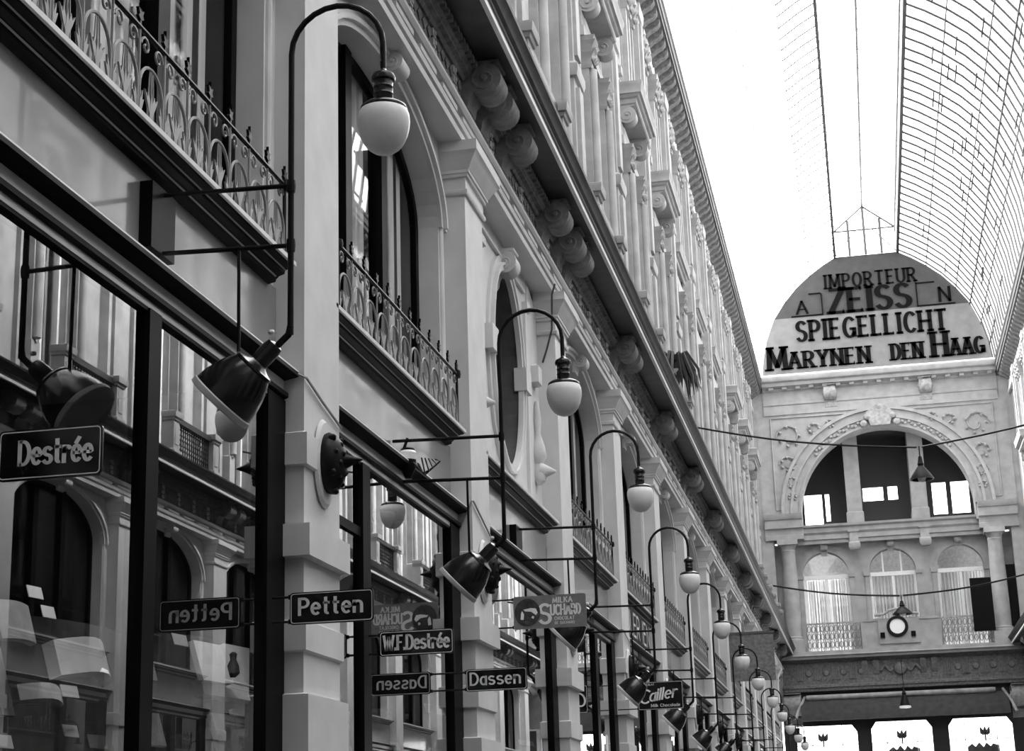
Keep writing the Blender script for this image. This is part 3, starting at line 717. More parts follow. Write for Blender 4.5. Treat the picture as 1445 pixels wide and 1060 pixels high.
b.prof([(-.3, 17.2), (.05, 17.2), (.05, 17.55), (.09, 17.58), (.09, 17.64), (.03, 17.66), (.03, 18.1), (.12, 18.14), (.14, 18.2), (.4, 18.24), (.42, 18.36), (.55, 18.40), (.6, 18.5), (.6, 18.58), (.45, 18.66), (.2, 18.74), (-.3, 18.74)], 0, WX)
for i in range(17): b.box(.25 + .5 * i, .42 + .5 * i, 18.13, 18.25, .1, .3)
part(b, 'crown_cornice', STF)
for x in (2.5, 6.0):
    b = MB(FF); scroll(b, x, .22, 0, .38, 17.35, 18.2); part(b, 'scroll_bracket', STF2)
b = MB(FF); b.box(-1.8, .03, 6.0, 18.6, -1.2, -.02); b.box(WX - .03, WX + 1.8, 6.0, 18.6, -1.2, -.02); part(b, 'corner_wall', STF)
b = MB(FF)                                              # wall with the great arch
n = 40; cv, R = 13.4, 3.12
for i in range(n):
    a0, a1 = math.pi * i / n, math.pi * (i + 1) / n
    p0, p1 = (4.25 + R * math.cos(a0), cv + R * math.sin(a0)), (4.25 + R * math.cos(a1), cv + R * math.sin(a1))
    b.quad((*p0, 0), (*p1, 0), (p1[0], 17.3, 0), (p0[0], 17.3, 0)); b.quad((*p0, 0), (*p1, 0), (*p1, -.8), (*p0, -.8))
b.box(-.3, 4.25 - R, 12.8, 17.3, -.8, 0); b.box(4.25 + R, WX + .3, 12.8, 17.3, -.8, 0)
part(b, 'arch_wall', STF)
b = MB(FF)
b.ring(4.25, cv, 3.12, 3.2, 0, 180, 0, .10, 40); b.ring(4.25, cv, 3.2, 3.42, 0, 180, 0, .04, 40); b.ring(4.25, cv, 3.42, 3.52, 0, 180, 0, .12, 40); b.ring(4.25, cv, 3.52, 3.74, 0, 180, 0, .05, 40); b.ring(4.25, cv, 3.74, 3.86, 0, 180, 0, .14, 40)
part(b, 'archivolt', STF)
b = MB(FF)                                              # carved garland on the inner ring
for i in range(46):
    a = math.radians(42 + 96 * i / 45); rr = 3.31 + .05 * ((i % 3) - 1)
    b.lathe([(0, 0), (.075, .01), (.06, .07), (.01, .10)], FF(4.25 + rr * math.cos(a), cv + rr * math.sin(a), .03), FF(0, 0, 1), 7)
part(b, 'garland', STF2)
b = MB(FF); b.poly([(3.9, 16.5), (4.6, 16.5), (4.75, 17.0), (4.5, 17.2), (4.25, 17.32), (4.0, 17.2), (3.75, 17.0)], 0, .28)
for dx, z in ((-.45, 16.85), (.45, 16.85), (-.6, 16.6), (.6, 16.6), (0, 17.2)): b.lathe([(0, 0), (.15, .03), (.12, .2), (.02, .26)], FF(4.25 + dx, z, .08), FF(0, 0, 1), 9)
part(b, 'keystone_cartouche', STF2)
def vine(mb, x, z, sx):                                  # scrolling rinceau in a spandrel
    for cx, cz, r0 in ((x, z, .5), (x + sx * .1, z - 1.05, .34), (x + sx * .05, z - 1.75, .24), (x + sx * .04, z - 2.3, .16), (x - sx * .95, z + .22, .26), (x - sx * 1.55, z + .38, .18)):
        mb.tube([FF(cx + sx * (r0 - r0 * .06 * i) * math.cos(.5 * i), cz + (r0 - r0 * .06 * i) * math.sin(.5 * i), .04) for i in range(14)], .035, 5)
        for j in range(7):
            a = j * .9; mb.lathe([(0, 0), (.07, .02), (.05, .07), (.01, .1)], FF(cx + r0 * .75 * math.cos(a), cz + r0 * .75 * math.sin(a), .02), FF(0, 0, 1), 6)
for s in (-1, 1):
    b = MB(FF); vine(b, CX + s * 3.4, 16.35, s); part(b, 'carved_spandrel', STF2)
    b = MB(FF); e = CX + s * 4.06
    b.tube([FF(e, 13.6, .02), FF(e, 17.08, .02), FF(CX + s * 1.2, 17.08, .02)], .035, 5); b.tube([FF(CX + s * 3.72, 13.6, .02), FF(e, 13.6, .02)], .035, 5); part(b, 'spandrel_moulding', STF)
for u0, u1, nm in ((-.25, 1.14, 'l'), (7.44, WX + .25, 'r')):
    b = MB(FF); b.prof([(-.8, 12.45), (.1, 12.45), (.1, 12.62), (.05, 12.64), (.05, 12.85), (.18, 12.88), (.18, 13.18), (.24, 13.2), (.3, 13.3), (.32, 13.4), (-.8, 13.42)], u0, u1); part(b, 'impost', STF)
b = MB(FF); b.prof([(-.9, 12.3), (-.35, 12.3), (-.35, 12.42), (-.28, 12.45), (-.28, 12.62), (-.2, 12.7), (-.2, 12.85), (-.1, 12.9), (-.08, 12.98), (-.9, 13.0)], .9, 7.7)
for x in (2.95, 5.5): b.stack(x, .16, -.35, -.22, [(12.0, 0), (12.1, .05), (12.25, .05), (12.3, 0), (12.62, 0), (12.66, .05), (12.75, .05)])
part(b, 'gallery_entablature', STF)
# recess behind the great arch: three window openings to the daylight beyond
b = MB(FF)
zt = 16.8
def wallholes(mb, u0, u1, v0, v1, holes, d0, d1):
    us = sorted({u0, u1} | {h[0] for h in holes} | {h[1] for h in holes}); vs = sorted({v0, v1} | {h[2] for h in holes} | {h[3] for h in holes})
    for a, c in zip(us[:-1], us[1:]):
        for e, g_ in zip(vs[:-1], vs[1:]):
            mu, mv = (a + c) / 2, (e + g_) / 2
            if not any(h[0] < mu < h[1] and h[2] < mv < h[3] for h in holes): mb.box(a, c, e, g_, d0, d1)
wallholes(b, .9, 7.6, 12.9, 16.8, [(1.18, 1.86, 13.2, 14.56), (1.98, 2.14, 13.5, 14.56), (3.42, 4.18, 14.18, 14.7), (4.36, 4.72, 14.18, 14.7), (6.0, 6.52, 13.5, 14.72), (6.7, 7.36, 13.5, 14.72)], -2.6, -2.5)
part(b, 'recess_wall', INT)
b = MB(FF)
for x in (3.07, 5.46): b.stack(x, .28, -2.5, -1.0, [(12.9, .04), (13.5, .04), (13.55, 0), (16.6, 0)])
part(b, 'recess_pier', STF)
b = MB(FF); b.box(.9, 7.6, 16.6, 16.75, -2.6, -.7); b.box(.8, .95, 12.9, 16.7, -2.6, -.7); b.box(7.55, 7.7, 12.9, 16.7, -2.6, -.7); part(b, 'recess_side', INT)
# lower gallery wall with three round-headed windows
b = MB(FF)
cs = (1.82, 4.24, 6.66)
for c, u0, u1 in zip(cs, (.0, 3.0, 5.46), (3.0, 5.46, WX)): b.wallarch(u0, u1, 8.1, 12.4, .84, 11.2, .82, -.75, -1.0, uc=c, vb=8.3, n=18)
b.box(-.4, .02, 6.9, 12.4, -.9, .0); b.box(WX - .02, WX + .4, 6.9, 12.4, -.9, 0)
part(b, 'gallery_wall', STF)
for c in cs:
    b = MB(FF); b.ring(c, 11.2, .84, .92, 0, 180, -.75, -.68, 20); b.ring(c, 11.2, .92, 1.08, 0, 180, -.75, -.71, 20)
    for s in (-1, 1): b.stack(c + s * .93, .08, -.75, -.70, [(8.3, 0), (11.05, 0), (11.06, .04), (11.2, .05)])
    part(b, 'window_surround', STF)
    b = MB(FF); scroll(b, c, .12, -.75, -.5, 11.95, 12.36); part(b, 'keystone', STF2)
for i, c in enumerate(cs):
    r = sroot(winname(), FWO)
    b = MB(FF)
    for x in (c - .8, c, c + .8): b.box(x - .05, x + .05, 8.3, 11.15, -.98, -.9)
    b.box(c - .84, c + .84, 11.05, 11.2, -.98, -.88)
    if i == 1:
        for x in (c - .33, c + .33): b.box(x - .03, x + .03, 11.2, 11.95, -.98, -.9)
    b.build('window_frame', WHITE, r)
    b = MB(FF); b.poly([(c - .84, 8.3), (c + .84, 8.3)] + [(c + .84 * math.cos(math.radians(a)), 11.2 + .82 * math.sin(math.radians(a))) for a in range(0, 181, 12)], -.96, -.955); b.build('pane', GWIN, r)
    for s in (-1, 1):
        b = MB(FF); N = 28
        for j in range(N):
            x0, x1 = c + s * (.06 + .72 * j / N), c + s * (.06 + .72 * (j + 1) / N)
            b.quad((x0, 8.3, -1.15 + .03 * math.sin(j * 1.7)), (x1, 8.3, -1.15 + .03 * math.sin((j + 1) * 1.7)), (x1, 11.1, -1.15 + .03 * math.sin((j + 1) * 1.7)), (x0, 11.1, -1.15 + .03 * math.sin(j * 1.7)))
        tag(b.build('curtain', CURTF, None, FWO), 'pale net curtain, %s half of the %s round-headed window on the far gallery' % ('left' if s < 0 else 'right', ['left', 'middle', 'right'][i]), 'curtain', 'net curtains on the far gallery')
b = MB(FF); b.box(.5, 8.1, 8.1, 12.4, -1.9, -1.8); part(b, 'gallery_room_wall', PAPER2)
for x in (.53, 7.93):
    b = MB(FF); o = FF(x, 8.7, -.15)
    b.lathe([(.36, 0), (.36, .08), (.33, .1), (.34, .16), (.29, .2), (.29, .9), (.285, 2.0), (.25, 3.3), (.27, 3.34), (.25, 3.38), (.28, 3.5), (.33, 3.56)], o, (0, 0, 1), 24)
    b.box(x - .37, x + .37, 12.26, 12.45, -.55, .22); part(b, 'column', STF)
b = MB(FF)
b.box(.1, .9, 8.25, 8.7, -.7, .3); b.box(7.55, 8.46, 8.25, 8.7, -.7, .3); b.box(2.95, 5.75, 8.3, 9.3, .0, .18)
b.prof([(-.9, 8.0), (.3, 8.02), (.32, 8.1), (.4, 8.13), (.4, 8.16), (.34, 8.18), (.34, 8.3), (-.9, 8.34)], 0.02, WX - .02)
b.box(3.0, 5.7, 9.28, 9.36, -.03, .22)
b.box(3.55, 5.0, 8.45, 9.3, .15, .24)
part(b, 'gallery_parapet', STF)
b = MB(FF); b.prof([(-.9, 6.9), (.05, 6.9), (.05, 7.0), (.1, 7.02), (.1, 7.1), (-.02, 7.14), (-.02, 7.9), (.1, 7.96), (.25, 8.0), (.3, 8.02), (-.9, 8.05)], 0.02, WX - .02); part(b, 'lower_frieze', FRIEZE)
b = MB(FF)
for i in range(6):
    for q in range(4):
        for x in (.55 + i * .62,): b.box(x + q * .07, x + .04 + q * .07, 7.3, 7.85, -.02, .05) if x < 3 else None
        x = 5.75 + i * .62
        if x < 8.2: b.box(x + q * .07, x + .04 + q * .07, 7.3, 7.85, -.02, .05)
for i in range(5):
    for x in (.95 + i * .62, 6.2 + i * .62):
        if x < 3.1 or (x > 5.4 and x < 8.3): b.lathe([(.13, 0), (.1, .05), (.04, .06)], FF(x, 7.55, -.02), FF(0, 0, 1), 10)
for x in (2.95, 3.35, 5.0, 5.4): b.prof([(-.02, 7.9), (.16, 7.9), (.14, 7.75), (.06, 7.6), (.02, 7.45), (-.02, 7.4)], x - .1, x + .1)
b.lathe([(.0, -.02), (.24, .0), (.2, .1), (.12, .14), (.02, .16)], FF(4.2, 7.58, 0), FF(0, 0, 1), 14)
for q in (-1, 1): b.tube([FF(4.2 + q * (.25 + .055 * e), 7.6 - .1 * math.sin(e * .9), .03) for e in range(9)], .05, 6)
part(b, 'metopes', BRK)
# ground floor shopfront of the far wall
b = MB(FF)
wallholes(b, -.1, WX + .1, 0, 6.95, [(.35, 2.5, 1.0, 5.70), (3.0, 5.12, 1.0, 5.76), (5.7, 7.9, 1.0, 5.76)], -.6, -.45)
for u, v, sx in ((2.5, 5.70, -1), (3.0, 5.76, 1), (5.12, 5.76, -1), (5.7, 5.76, 1), (7.9, 5.76, -1)): b.poly([(u, v), (u + sx * .18, v), (u, v - .25)], -.6, -.45)
part(b, 'end_shopfront', WOOD)
for i, (u0, u1) in enumerate(((.35, 2.5), (3.0, 5.12), (5.7, 7.9))):
    r = sroot(winname(), FWO); b = MB(FF); b.quad((u0, 1, -.52), (u1, 1, -.52), (u1, 5.76, -.52), (u0, 5.76, -.52)); b.build('pane', GWIN, r)
    b = MB(FF); b.box(u0, u1, 5.0, 5.03, -.56, -.53)
    for q in (.25, .75): b.box(u0 + (u1 - u0) * q - .015, u0 + (u1 - u0) * q + .015, 1, 5.7, -.56, -.53)
    b.build('window_frame', PAPER2, r)
    b = MB(FF); N = 30
    for j in range(N):
        x0, x1 = u0 + (u1 - u0) * j / N, u0 + (u1 - u0) * (j + 1) / N
        b.quad((x0, 1, -.8 + .02 * math.sin(j * 2.1)), (x1, 1, -.8 + .02 * math.sin(j * 2.1 + 2.1)), (x1, 5.8, -.8 + .02 * math.sin(j * 2.1 + 2.1)), (x0, 5.8, -.8 + .02 * math.sin(j * 2.1)))
    tag(b.build('curtain', NET, None, FWO), 'bright sheer net hung in the %s window of the end shopfront' % ['left', 'middle', 'right'][i], 'curtain', 'sheer nets in the end shopfront')
    ln = thing('hanging_ornament', 'dark plumed ornament hanging in the %s bright window of the end shopfront' % ['left', 'middle', 'right'][i], 'ornament', (( u0 + u1) / 2 + .15 * (i - 1), YF + .66, 0), 'plumed ornaments in the end shopfront')
    b = MB(FF); b.tube([FF(0, 4.96, 0), FF(0, 5.2, 0)], .03, 6); b.build('stem', IRON, ln)
    b = MB(FF)
    for s in (-1, 0, 1): b.lathe([(.02, 0), (.09, .1), (.05, .22), (.005, .32)], FF(s * .06, 5.15, 0), FF(s * .35, 1, 0), 8)
    b.build('plume', IRON, ln)
    if i:
        b = MB(FF); w_ = .55; c = (u0 + u1) / 2 + .05
        b.poly([(-w_, 3.6), (w_, 3.6), (w_, 4.78), (w_ * .6, 4.86), (w_ * .45, 4.76), (w_ * .2, 4.9), (0, 4.74), (-w_ * .25, 4.92), (-w_ * .5, 4.76), (-w_ * .7, 4.88), (-w_, 4.76)], -.02, .02)
        tag(b.build('display_screen', DRAPE, None, (c, YF + .62, 0)), 'dark scalloped display screen standing in the %s window of the end shopfront' % ['', 'middle', 'right'][i], 'screen', 'display screens in the end shopfront')

# things on the far wall
for u0, u1, nm in ((1.0, 2.92, 'left'), (5.8, 7.55, 'right')):
    t = thing('gallery_railing', 'ornate iron railing on the far gallery, %s of the clock' % nm, 'railing', ((u0 + u1) / 2, YF - .1, 8.33), 'iron railings on the far gallery')
    h = (u1 - u0) / 2
    b = MB(FF); b.box(-h, h, .94, 1.0, -.04, .04); b.build('handrail', STF2, t)
    b = MB(FF)
    N = int(h * 2 / .16)
    for j in range(N + 1): b.tube([FF(-h + 2 * h * j / N, 0, 0), FF(-h + 2 * h * j / N, .95, 0)], .014, 5)
    for j in range(N):
        for z in (.2, .5, .78): b.tube([FF(-h + 2 * h * (j + .5) / N + .06 * math.cos(a * .785), z + .12 * math.sin(a * .785), 0) for a in range(8)], .016, 4, closed=True)
    b.build('scrollwork', IRONG, t)
t = thing('wall_clock', 'round white wall clock with black rim under a scrolled pediment on the far parapet', 'clock', (4.22, YF - .24, 9.05))
b = MB(FF); b.lathe([(.36, 0), (.38, .06), (.36, .1), (.27, .1), (.27, .05)], FF(0, 0, 0), FF(0, 0, 1), 32); b.build('rim', IRON, t)
b = MB(FF); b.lathe([(.28, .02), (.28, .07)], FF(0, 0, 0), FF(0, 0, 1), 32); b.build('clock_face', CLOCKF, t)
b = MB(FF); b.tube([FF(-.78, .42, .06), FF(-.45, .45, .06), FF(-.25, .58, .06), FF(0, .62, .06), FF(.25, .58, .06), FF(.45, .45, .06), FF(.78, .42, .06)], .05, 6); b.build('pediment', STF2, t)
b = MB(FF); b.box(-.62, -.46, -.38, -.2, 0, .08); b.box(.46, .62, -.38, -.2, 0, .08); b.build('corner_block', DARK, t)
b = MB(FF); b.box(6.88, 7.62, 8.72, 10.62, .22, .27); tag(b.build('signboard', DARK, None, FWO), 'plain dark upright board behind the railing end, left of the right-hand gallery column', 'board')
b = MB(FF); b.box(8.2, 8.56, 8.8, 11.1, -.2, -.15); tag(b.build('signboard', DARK, None, FWO), 'plain dark board in the shade to the right of the right-hand gallery column', 'board')
t = thing('awning', 'wide dark canvas awning over the end shopfront windows', 'awning', (4.2, YF, 0))
b = MB(FF); b.prof([(-.3, 6.6), (.1, 6.62), (.5, 6.3), (.75, 5.95), (.8, 5.82), (.74, 5.8), (.4, 6.2), (0, 6.45), (-.3, 6.5)], -3.6, 3.6); b.build('canvas', AWN, t)
b = MB(FF); b.lathe([(.09, 0), (.1, .1), (.1, 6.5), (.09, 6.6)], FF(-3.4, 6.66, .14), (1, 0, 0), 12); b.build('roller', AWNL, t)
for s in (-1, 1):
    b = MB(FF); b.tube([FF(s * 3.45, 6.7, .12), FF(s * 3.7, 6.2, .5), FF(s * 3.8, 5.85, .78)], .05, 6); b.build('side_arm', AWNL, t)
b = MB(FF); scroll(b, .3, .3, -.4, .25, 5.7, 6.85); part(b, 'scroll_bracket', STF2)
b = MB(FF); scroll(b, 8.25, .3, -.4, .25, 5.7, 6.85); part(b, 'scroll_bracket', STF2)

# ------------------------------------------------------------------ arched wall lamps
def tubexz(path, r, n=8): b = MB(); b.tube([(x, 0, z) for x, z in path], r, n); return b
def wall_lamp(k, dx, dz, mount):
    lab = ['largest arched black wall lamp with white globe and dark reflector, by the first pilaster',
           'arched black wall lamp with white globe, in front of the oval niche'][k] if k < 2 else '%s arched black wall lamp from the camera along the left facade' % ORD[k]
    t = thing('wall_lamp', lab, 'lamp', (0, bay(k), 0), 'arched wall lamps along the left facade')
    px = .53 + dx
    if k < 2: path = [(px, 4.02 + dz), (px, 5.43 + dz)]
    else: path = [(px, 4.02 + dz), (px, 5.43 + dz)]
    R = .228
    path += [(px + R - R * math.cos(math.radians(a)), 5.43 + dz + R * math.sin(math.radians(a))) for a in range(15, 181, 15)] + [(px + 2 * R, 5.26 + dz)]
    tubexz(path, .0145, 10).build('pole', IRON, t)
    for z in (4.75, 4.455):
        b = MB(); b.lathe([(.02, -.03), (.022, 0), (.02, .03)], (px, 0, z + dz), (0, 0, 1), 10); b.build('pole_collar', IRON, t)
    gx, gz = px + 2 * R, dz
    for z0, z1 in ((4.775, 4.755), (4.48, 4.455)): tubexz([(-.16, z0 + dz), (px, z1 + dz)], .012, 8).build('bracket_arm', IRON, t)
    b = MB(); b.lathe([(.012, 5.30), (.02, 5.285), (.05, 5.268), (.058, 5.25), (.056, 5.235), (.046, 5.23), (.045, 5.205), (.048, 5.2), (.045, 5.195), (.045, 5.17), (.048, 5.165), (.045, 5.16), (.046, 5.125), (.06, 5.122), (.09, 5.112), (.108, 5.10), (.112, 5.09), (.110, 5.08), (.09, 5.078)], (gx, 0, gz), (0, 0, 1), 24); b.build('lamp_cap', CAPM, t)
    b = MB(); b.lathe([(.098, 5.088), (.112, 5.08), (.121, 5.058), (.124, 5.03), (.121, 4.995), (.112, 4.955), (.097, 4.92), (.077, 4.893), (.052, 4.874), (.026, 4.864), (.004, 4.861)], (gx, 0, gz), (0, 0, 1), 28); b.build('globe', OPAL, t)
    if mount == 'box':
        b = MB(); b.box(-.2, -.105, -.14, .14, 4.47 + dz, 4.80 + dz); b.build('mounting_box', DARK, t)
    else:
        b = MB(); b.lathe([(.02, .1), (.05, .09), (.055, .05), (.06, 0), (.05, -.06), (.02, -.12)], (-.05, 0, 4.62 + dz), (0, 0, 1), 14)
        b.tube([(-.16, 0, 4.5 + dz), (-.05, 0, 4.79 + dz)], .012, 6); b.build('insulator', IRON, t)
        b = MB(); b.lathe([(.062, .0), (.064, .05), (.045, .075)], (-.05, 0, 4.63 + dz), (0, 0, 1), 14); b.build('porcelain_bell', ENW, t)
        b = MB()
        for j in range(5): b.tube([(.0 + .03 * math.sin(j), .02 * j - .04, 4.6 + dz), (.06, .03 * j - .06, 4.53 + dz), (.09 + .02 * j, .03 * j - .06, 4.5 + dz + .03 * j), (.05 + .02 * j, .02 * j, 4.64 + dz)], .006, 5)
        b.build('loose_wires', IRON, t)
    # lower end: elbow, reflector on its slanted axis, stay rod
    tubexz([(px, 4.06 + dz), (px - .01, 4.02 + dz), (px - .06, 3.975 + dz), (px - .10, 3.95 + dz)], .017, 8).build('elbow', IRON, t)
    tubexz([(px - .255, 4.46 + dz), (px - .25, 3.9 + dz)], .009, 6).build('stay_rod', IRON, t)
    o = Vector((px - .08, 0, 3.97 + dz)); ax = Vector((-.72, 0, -.69))
    b = MB(); b.lathe([(.02, -.02), (.04, -.01), (.046, .02), (.046, .10), (.056, .11), (.1, .125), (.104, .135), (.1, .14), (.118, .17), (.14, .22), (.155, .28), (.163, .345), (.160, .345), (.145, .28), (.11, .18), (.05, .14)], o, ax, 32); sh = b.build('reflector', REFLT, t)
    b = MB(); b.lathe([(.162, .335), (.168, .34), (.168, .365), (.160, .37), (.15, .355)], o, ax, 32); b.build('reflector_rim', INNER, sh)
    b = MB(); b.lathe([(.012, 0), (.016, .012), (.01, .022)], o + Vector((.0, -.03, .05)), (0, -.3, 1), 8); b.build('thumb_screw', ENW, sh)
    return t
LZ = [0, -.25, -.15, -.34, -.40, -.44, -.42, -.44, -.46, -.5, -.5, -.5]
LX = [0, .10, .075, .08, .08, .04, .02, .03, .0, -.03, 0, 0]
for k in range(0, 12): wall_lamp(k, LX[k], LZ[k], 'bell' if k == 1 else 'box')

# ------------------------------------------------------------------ iron bosses on the pilasters
pl = MB(FL)
pl.lathe([(.17, 0), (.185, .012), (.17, .03), (.15, .03)], FL(0, 0, 0), (1, 0, 0), 30)
for v in pl.v[:]: pass
pl.v = [(x, y, z * 1.42) for x, y, z in pl.v]; plm = pl.mesh('back_plate', STONE)
bo = MB(FL); bo.lathe([(.13, .02), (.135, .05), (.12, .09), (.09, .12), (.05, .14), (.02, .145)], FL(0, 0, 0), (1, 0, 0), 20)
for i in range(16):
    a = i * 2.4; r_ = .03 + .006 * i; bo.lathe([(0, -.02), (.024, 0), (.014, .03), (.002, .04)], FL(r_ * math.cos(a), r_ * math.sin(a), .12 - .0035 * i), (1, .4 * math.cos(a), .4 * math.sin(a)), 7)
bo.v = [(x, y, z * 1.35) for x, y, z in bo.v]; bom = bo.mesh('boss', IRON)
co = MB(FL); co.lathe([(.055, .10), (.05, .13), (.02, .2), (.004, .245)], FL(0, 0, .0), (1, 0, .03), 14); com = co.mesh('spike', IRON)
for k in range(0, 8):
    t = thing('iron_boss', 'spiked dark iron boss on an oval plate, on the %s pilaster from the camera' % ORD[k], 'ornament', (0, pil(k) + .0, 3.9), 'iron bosses on the pilasters')
    link(plm, 'back_plate', t); link(bom, 'boss', t); link(com, 'spike', t)

# ------------------------------------------------------------------ enamel signs standing out from the shopfronts
def rrect(w, h, r, n=5):
    p = []
    for cx, cy, a0 in ((w - r, r, -90), (w - r, h - r, 0), (r, h - r, 90), (r, r, 180)):
        p += [(cx + r * math.cos(math.radians(a0 + 90 * i / n)), cy + r * math.sin(math.radians(a0 + 90 * i / n))) for i in range(n + 1)]
    return p
def sign(name, label, x, y, z, w, h, letters, board=ENB, border=ENW, arms=True, armx=.12, group='enamel shop signs'):
    t = thing(name, label, 'sign', (x, y, z), group)
    b = MB(FF); b.poly(rrect(w, h, .018), -.012, .0); b.build('board', board, t)
    if border:
        b = MB(FF); o = rrect(w - .012, h - .012, .016); i_ = rrect(w - .020, h - .020, .013); n = len(o)
        b.add(b.P([(u + .006, v + .006, .0015) for u, v in o] + [(u + .010, v + .010, .0015) for u, v in i_]), [(j, (j + 1) % n, n + (j + 1) % n, n + j) for j in range(n)]); b.build('border', border, t)
    b = MB(FF); letters(b, w, h); b.build('lettering', ENW, t)
    if arms:
        for v in (h - .02, .02):
            b = MB(FF); b.tube([FF(-armx, v, -.016), FF(w * .35, v, -.016)], .007, 6); b.box(-.012, .03, v - .012, v + .012, -.026, -.008); b.build('bracket', IRON, t)
    return t
sign('hanging_sign', 'small black enamel sign lettered Petten in white beside the first pilaster', 0.0, 8.84, 2.897, .465, .172, lambda b, w, h: text(b, 'Petten', .055, .052, .345, .085, .21, .15, .24, .002, serif=0), armx=.16)
sign('hanging_sign', 'black enamel sign lettered W.F. Destr\u00e9e, between the signs Petten and Dassen', -.03, 10.70, 2.915, .485, .158, lambda b, w, h: text(b, 'W.F.Destr\u00e9e', .03, .04, .425, .088, .20, .13, .19, .002), armx=.1)
sign('hanging_sign', 'small black enamel sign lettered Dassen beside the second pilaster', 0.0, 13.0, 2.875, .475, .168, lambda b, w, h: text(b, 'Dassen', .035, .05, .385, .088, .19, .14, .24, .002), armx=.14)
sign('hanging_sign', 'blurred black enamel sign ending in Destr\u00e9e at the left edge of the photo', -.07, 5.72, 3.06, .41, .19, lambda b, w, h: text(b, 'Destr\u00e9e', .085, .058, .285, .086, .20, .14, .22, .002), armx=.06)
def suchard(b, w, h):
    text(b, 'MILKA', .335, .205, .16, .042, .22, .18, .3, .002); text(b, 'S', .222, .04, .085, .155, .2, .15, .2, .002); text(b, 'UCHARD', .315, .105, .245, .082, .19, .15, .26, .002)
    text(b, 'CHOCOLAT', .345, .062, .165, .026, .18, .15, .3, .002); text(b, 'DE SUCHARD', .345, .028, .165, .02, .18, .15, .3, .002)
t = sign('hanging_sign', 'large grey enamel sign lettered Milka Suchard Chocolat with a dark oval picture', .18, 14.02, 3.455, .61, .27, suchard, board=ENG, border=None, armx=.19)
b = MB(FF); b.poly([(.118 + .108 * math.cos(a * .2618), .135 + .115 * math.sin(a * .2618)) for a in range(24)], .0, .003); b.build('oval_picture', PICT, t)
b = MB(FF); b.poly([(.06, .08), (.085, .075), (.09, .12), (.075, .15), (.065, .13)], .003, .006); b.poly([(.085, .16), (.15, .17), (.19, .165), (.205, .13), (.19, .11), (.15, .14), (.1, .145)], .003, .006); b.poly([(.15, .09), (.17, .08), (.175, .1), (.16, .105)], .003, .006); b.build('pale_figures', ENW, t)
b = MB(FF); b.box(-.2, -.185, -.02, .3, -.03, .0); b.build('upright', IRON, t)
def cailler(b, w, h):
    text(b, 'C', .02, .085, .12, .16, .16, .12, .2, .002, slope=.15); text(b, 'ailler', .145, .105, .33, .14, .17, .12, .2, .002, slope=.2, upslope=.14)
    text(b, 'Milk Chocolade', .16, .035, .36, .035, .17, .13, .26, .002)
    text(b, 'CHOCOLAT', .05, .30, .16, .022, .18, .15, .3, .002)
sign('hanging_sign', 'square black enamel sign lettered Cailler Milk Chocolade in flowing script', 0.18, 21.75, 3.335, .565, .345, cailler, armx=.26)
# second shop sign on the fascia further along
t = thing('fascia_sign', 'dark board with large slanting pale letters on the fascia before the fifth pilaster', 'sign', (-.13, bay(4) - .9, 4.42))
b = MB(FL); b.box(-.75, 1.9, 0, .42, 0, .06); b.build('board', DARK, t)
b = MB(FL); text(b, 'ULER IEN', -.65, .06, 2.45, .3, .14, .12, .2, .063); b.build('lettering', ENW, t)
# big dark board standing out under the cornice far down
t = thing('projecting_board', 'big dark square board standing out under the cornice near the far end of the lamps', 'sign', (.0, 39.6, 5.22))
b = MB(FF); b.box(0, 1.0, 0, 1.05, -.06, .0); b.build('board', FRIEZE, t)
b = MB(FF); b.box(-.02, 1.02, 1.05, 1.10, -.08, .02); b.build('top_edge', LEAD, t)

# ------------------------------------------------------------------ wires, cables and pendant lamps
def pendant(y, x, z, lab, wl, wr, sc=1.0):
    t = thing('pendant_lamp', lab, 'lamp', (x, y, z), 'pendant lamps hung across the passage'); t.scale = (sc, sc, 1)
    b = MB(); b.lathe([(.03, .42), (.04, .36), (.05, .3), (.06, .28), (.05, .24), (.10, .18), (.17, .08), (.22, .0), (.225, -.02), (.2, -.02), (.12, .1)], (0, 0, 0), (0, 0, 1), 20); b.build('shade', IRON, t)
    b = MB(); b.tube([(0, 0, .4), (0, 0, .62)], .012, 6); b.build('hanger', IRON, t)
    b = MB(); b.lathe([(.05, .04), (.08, 0), (.06, -.05), (.01, -.07)], (0, 0, 0), (0, 0, 1), 12); b.build('bulb', OPAL, t)
    for e, nm in ((wl, 'left'), (wr, 'right')):
        b = MB(); p0, p1 = Vector(e), Vector((x + (.05 if e[0] > x else -.05), y, z + .6)); b.tube([p0.lerp(p1, i / 8) + Vector((0, 0, -.12 * math.sin(math.pi * i / 8))) for i in range(9)], .02 if y < 40 else .03, 5)
        tag(b.build('span_wire', IRON), 'thin wire from the %s wall to the %s' % (nm, 'pendant before the great arch' if y < 40 else 'pendant before the wall clock'), 'wire', 'span wires of the pendant lamps')
pendant(32.6, 4.31, 8.18, 'dark bell-shaped pendant lamp in front of the great arch, uppermost of the pendants', (-.3, 36.5, 10.45), (8.8, 32.6, 9.7))
pendant(58.6, 4.33, 8.86, 'dark pendant lamp in front of the wall clock', (-.2, 60.0, 10.3), (8.7, 58.6, 10.0), 1.5)
t = thing('pendant_lamp', 'dark conical pendant lamp with pale rim in front of the awning, lowest of the pendants', 'lamp', (4.2, 61.5, 6.05), 'pendant lamps hung across the passage')
b = MB(); b.lathe([(.02, .62), (.05, .5), (.08, .45), (.06, .4), (.12, .25), (.19, .02), (.15, .03)], (0, 0, 0), (0, 0, 1), 18); b.build('shade', IRON, t)
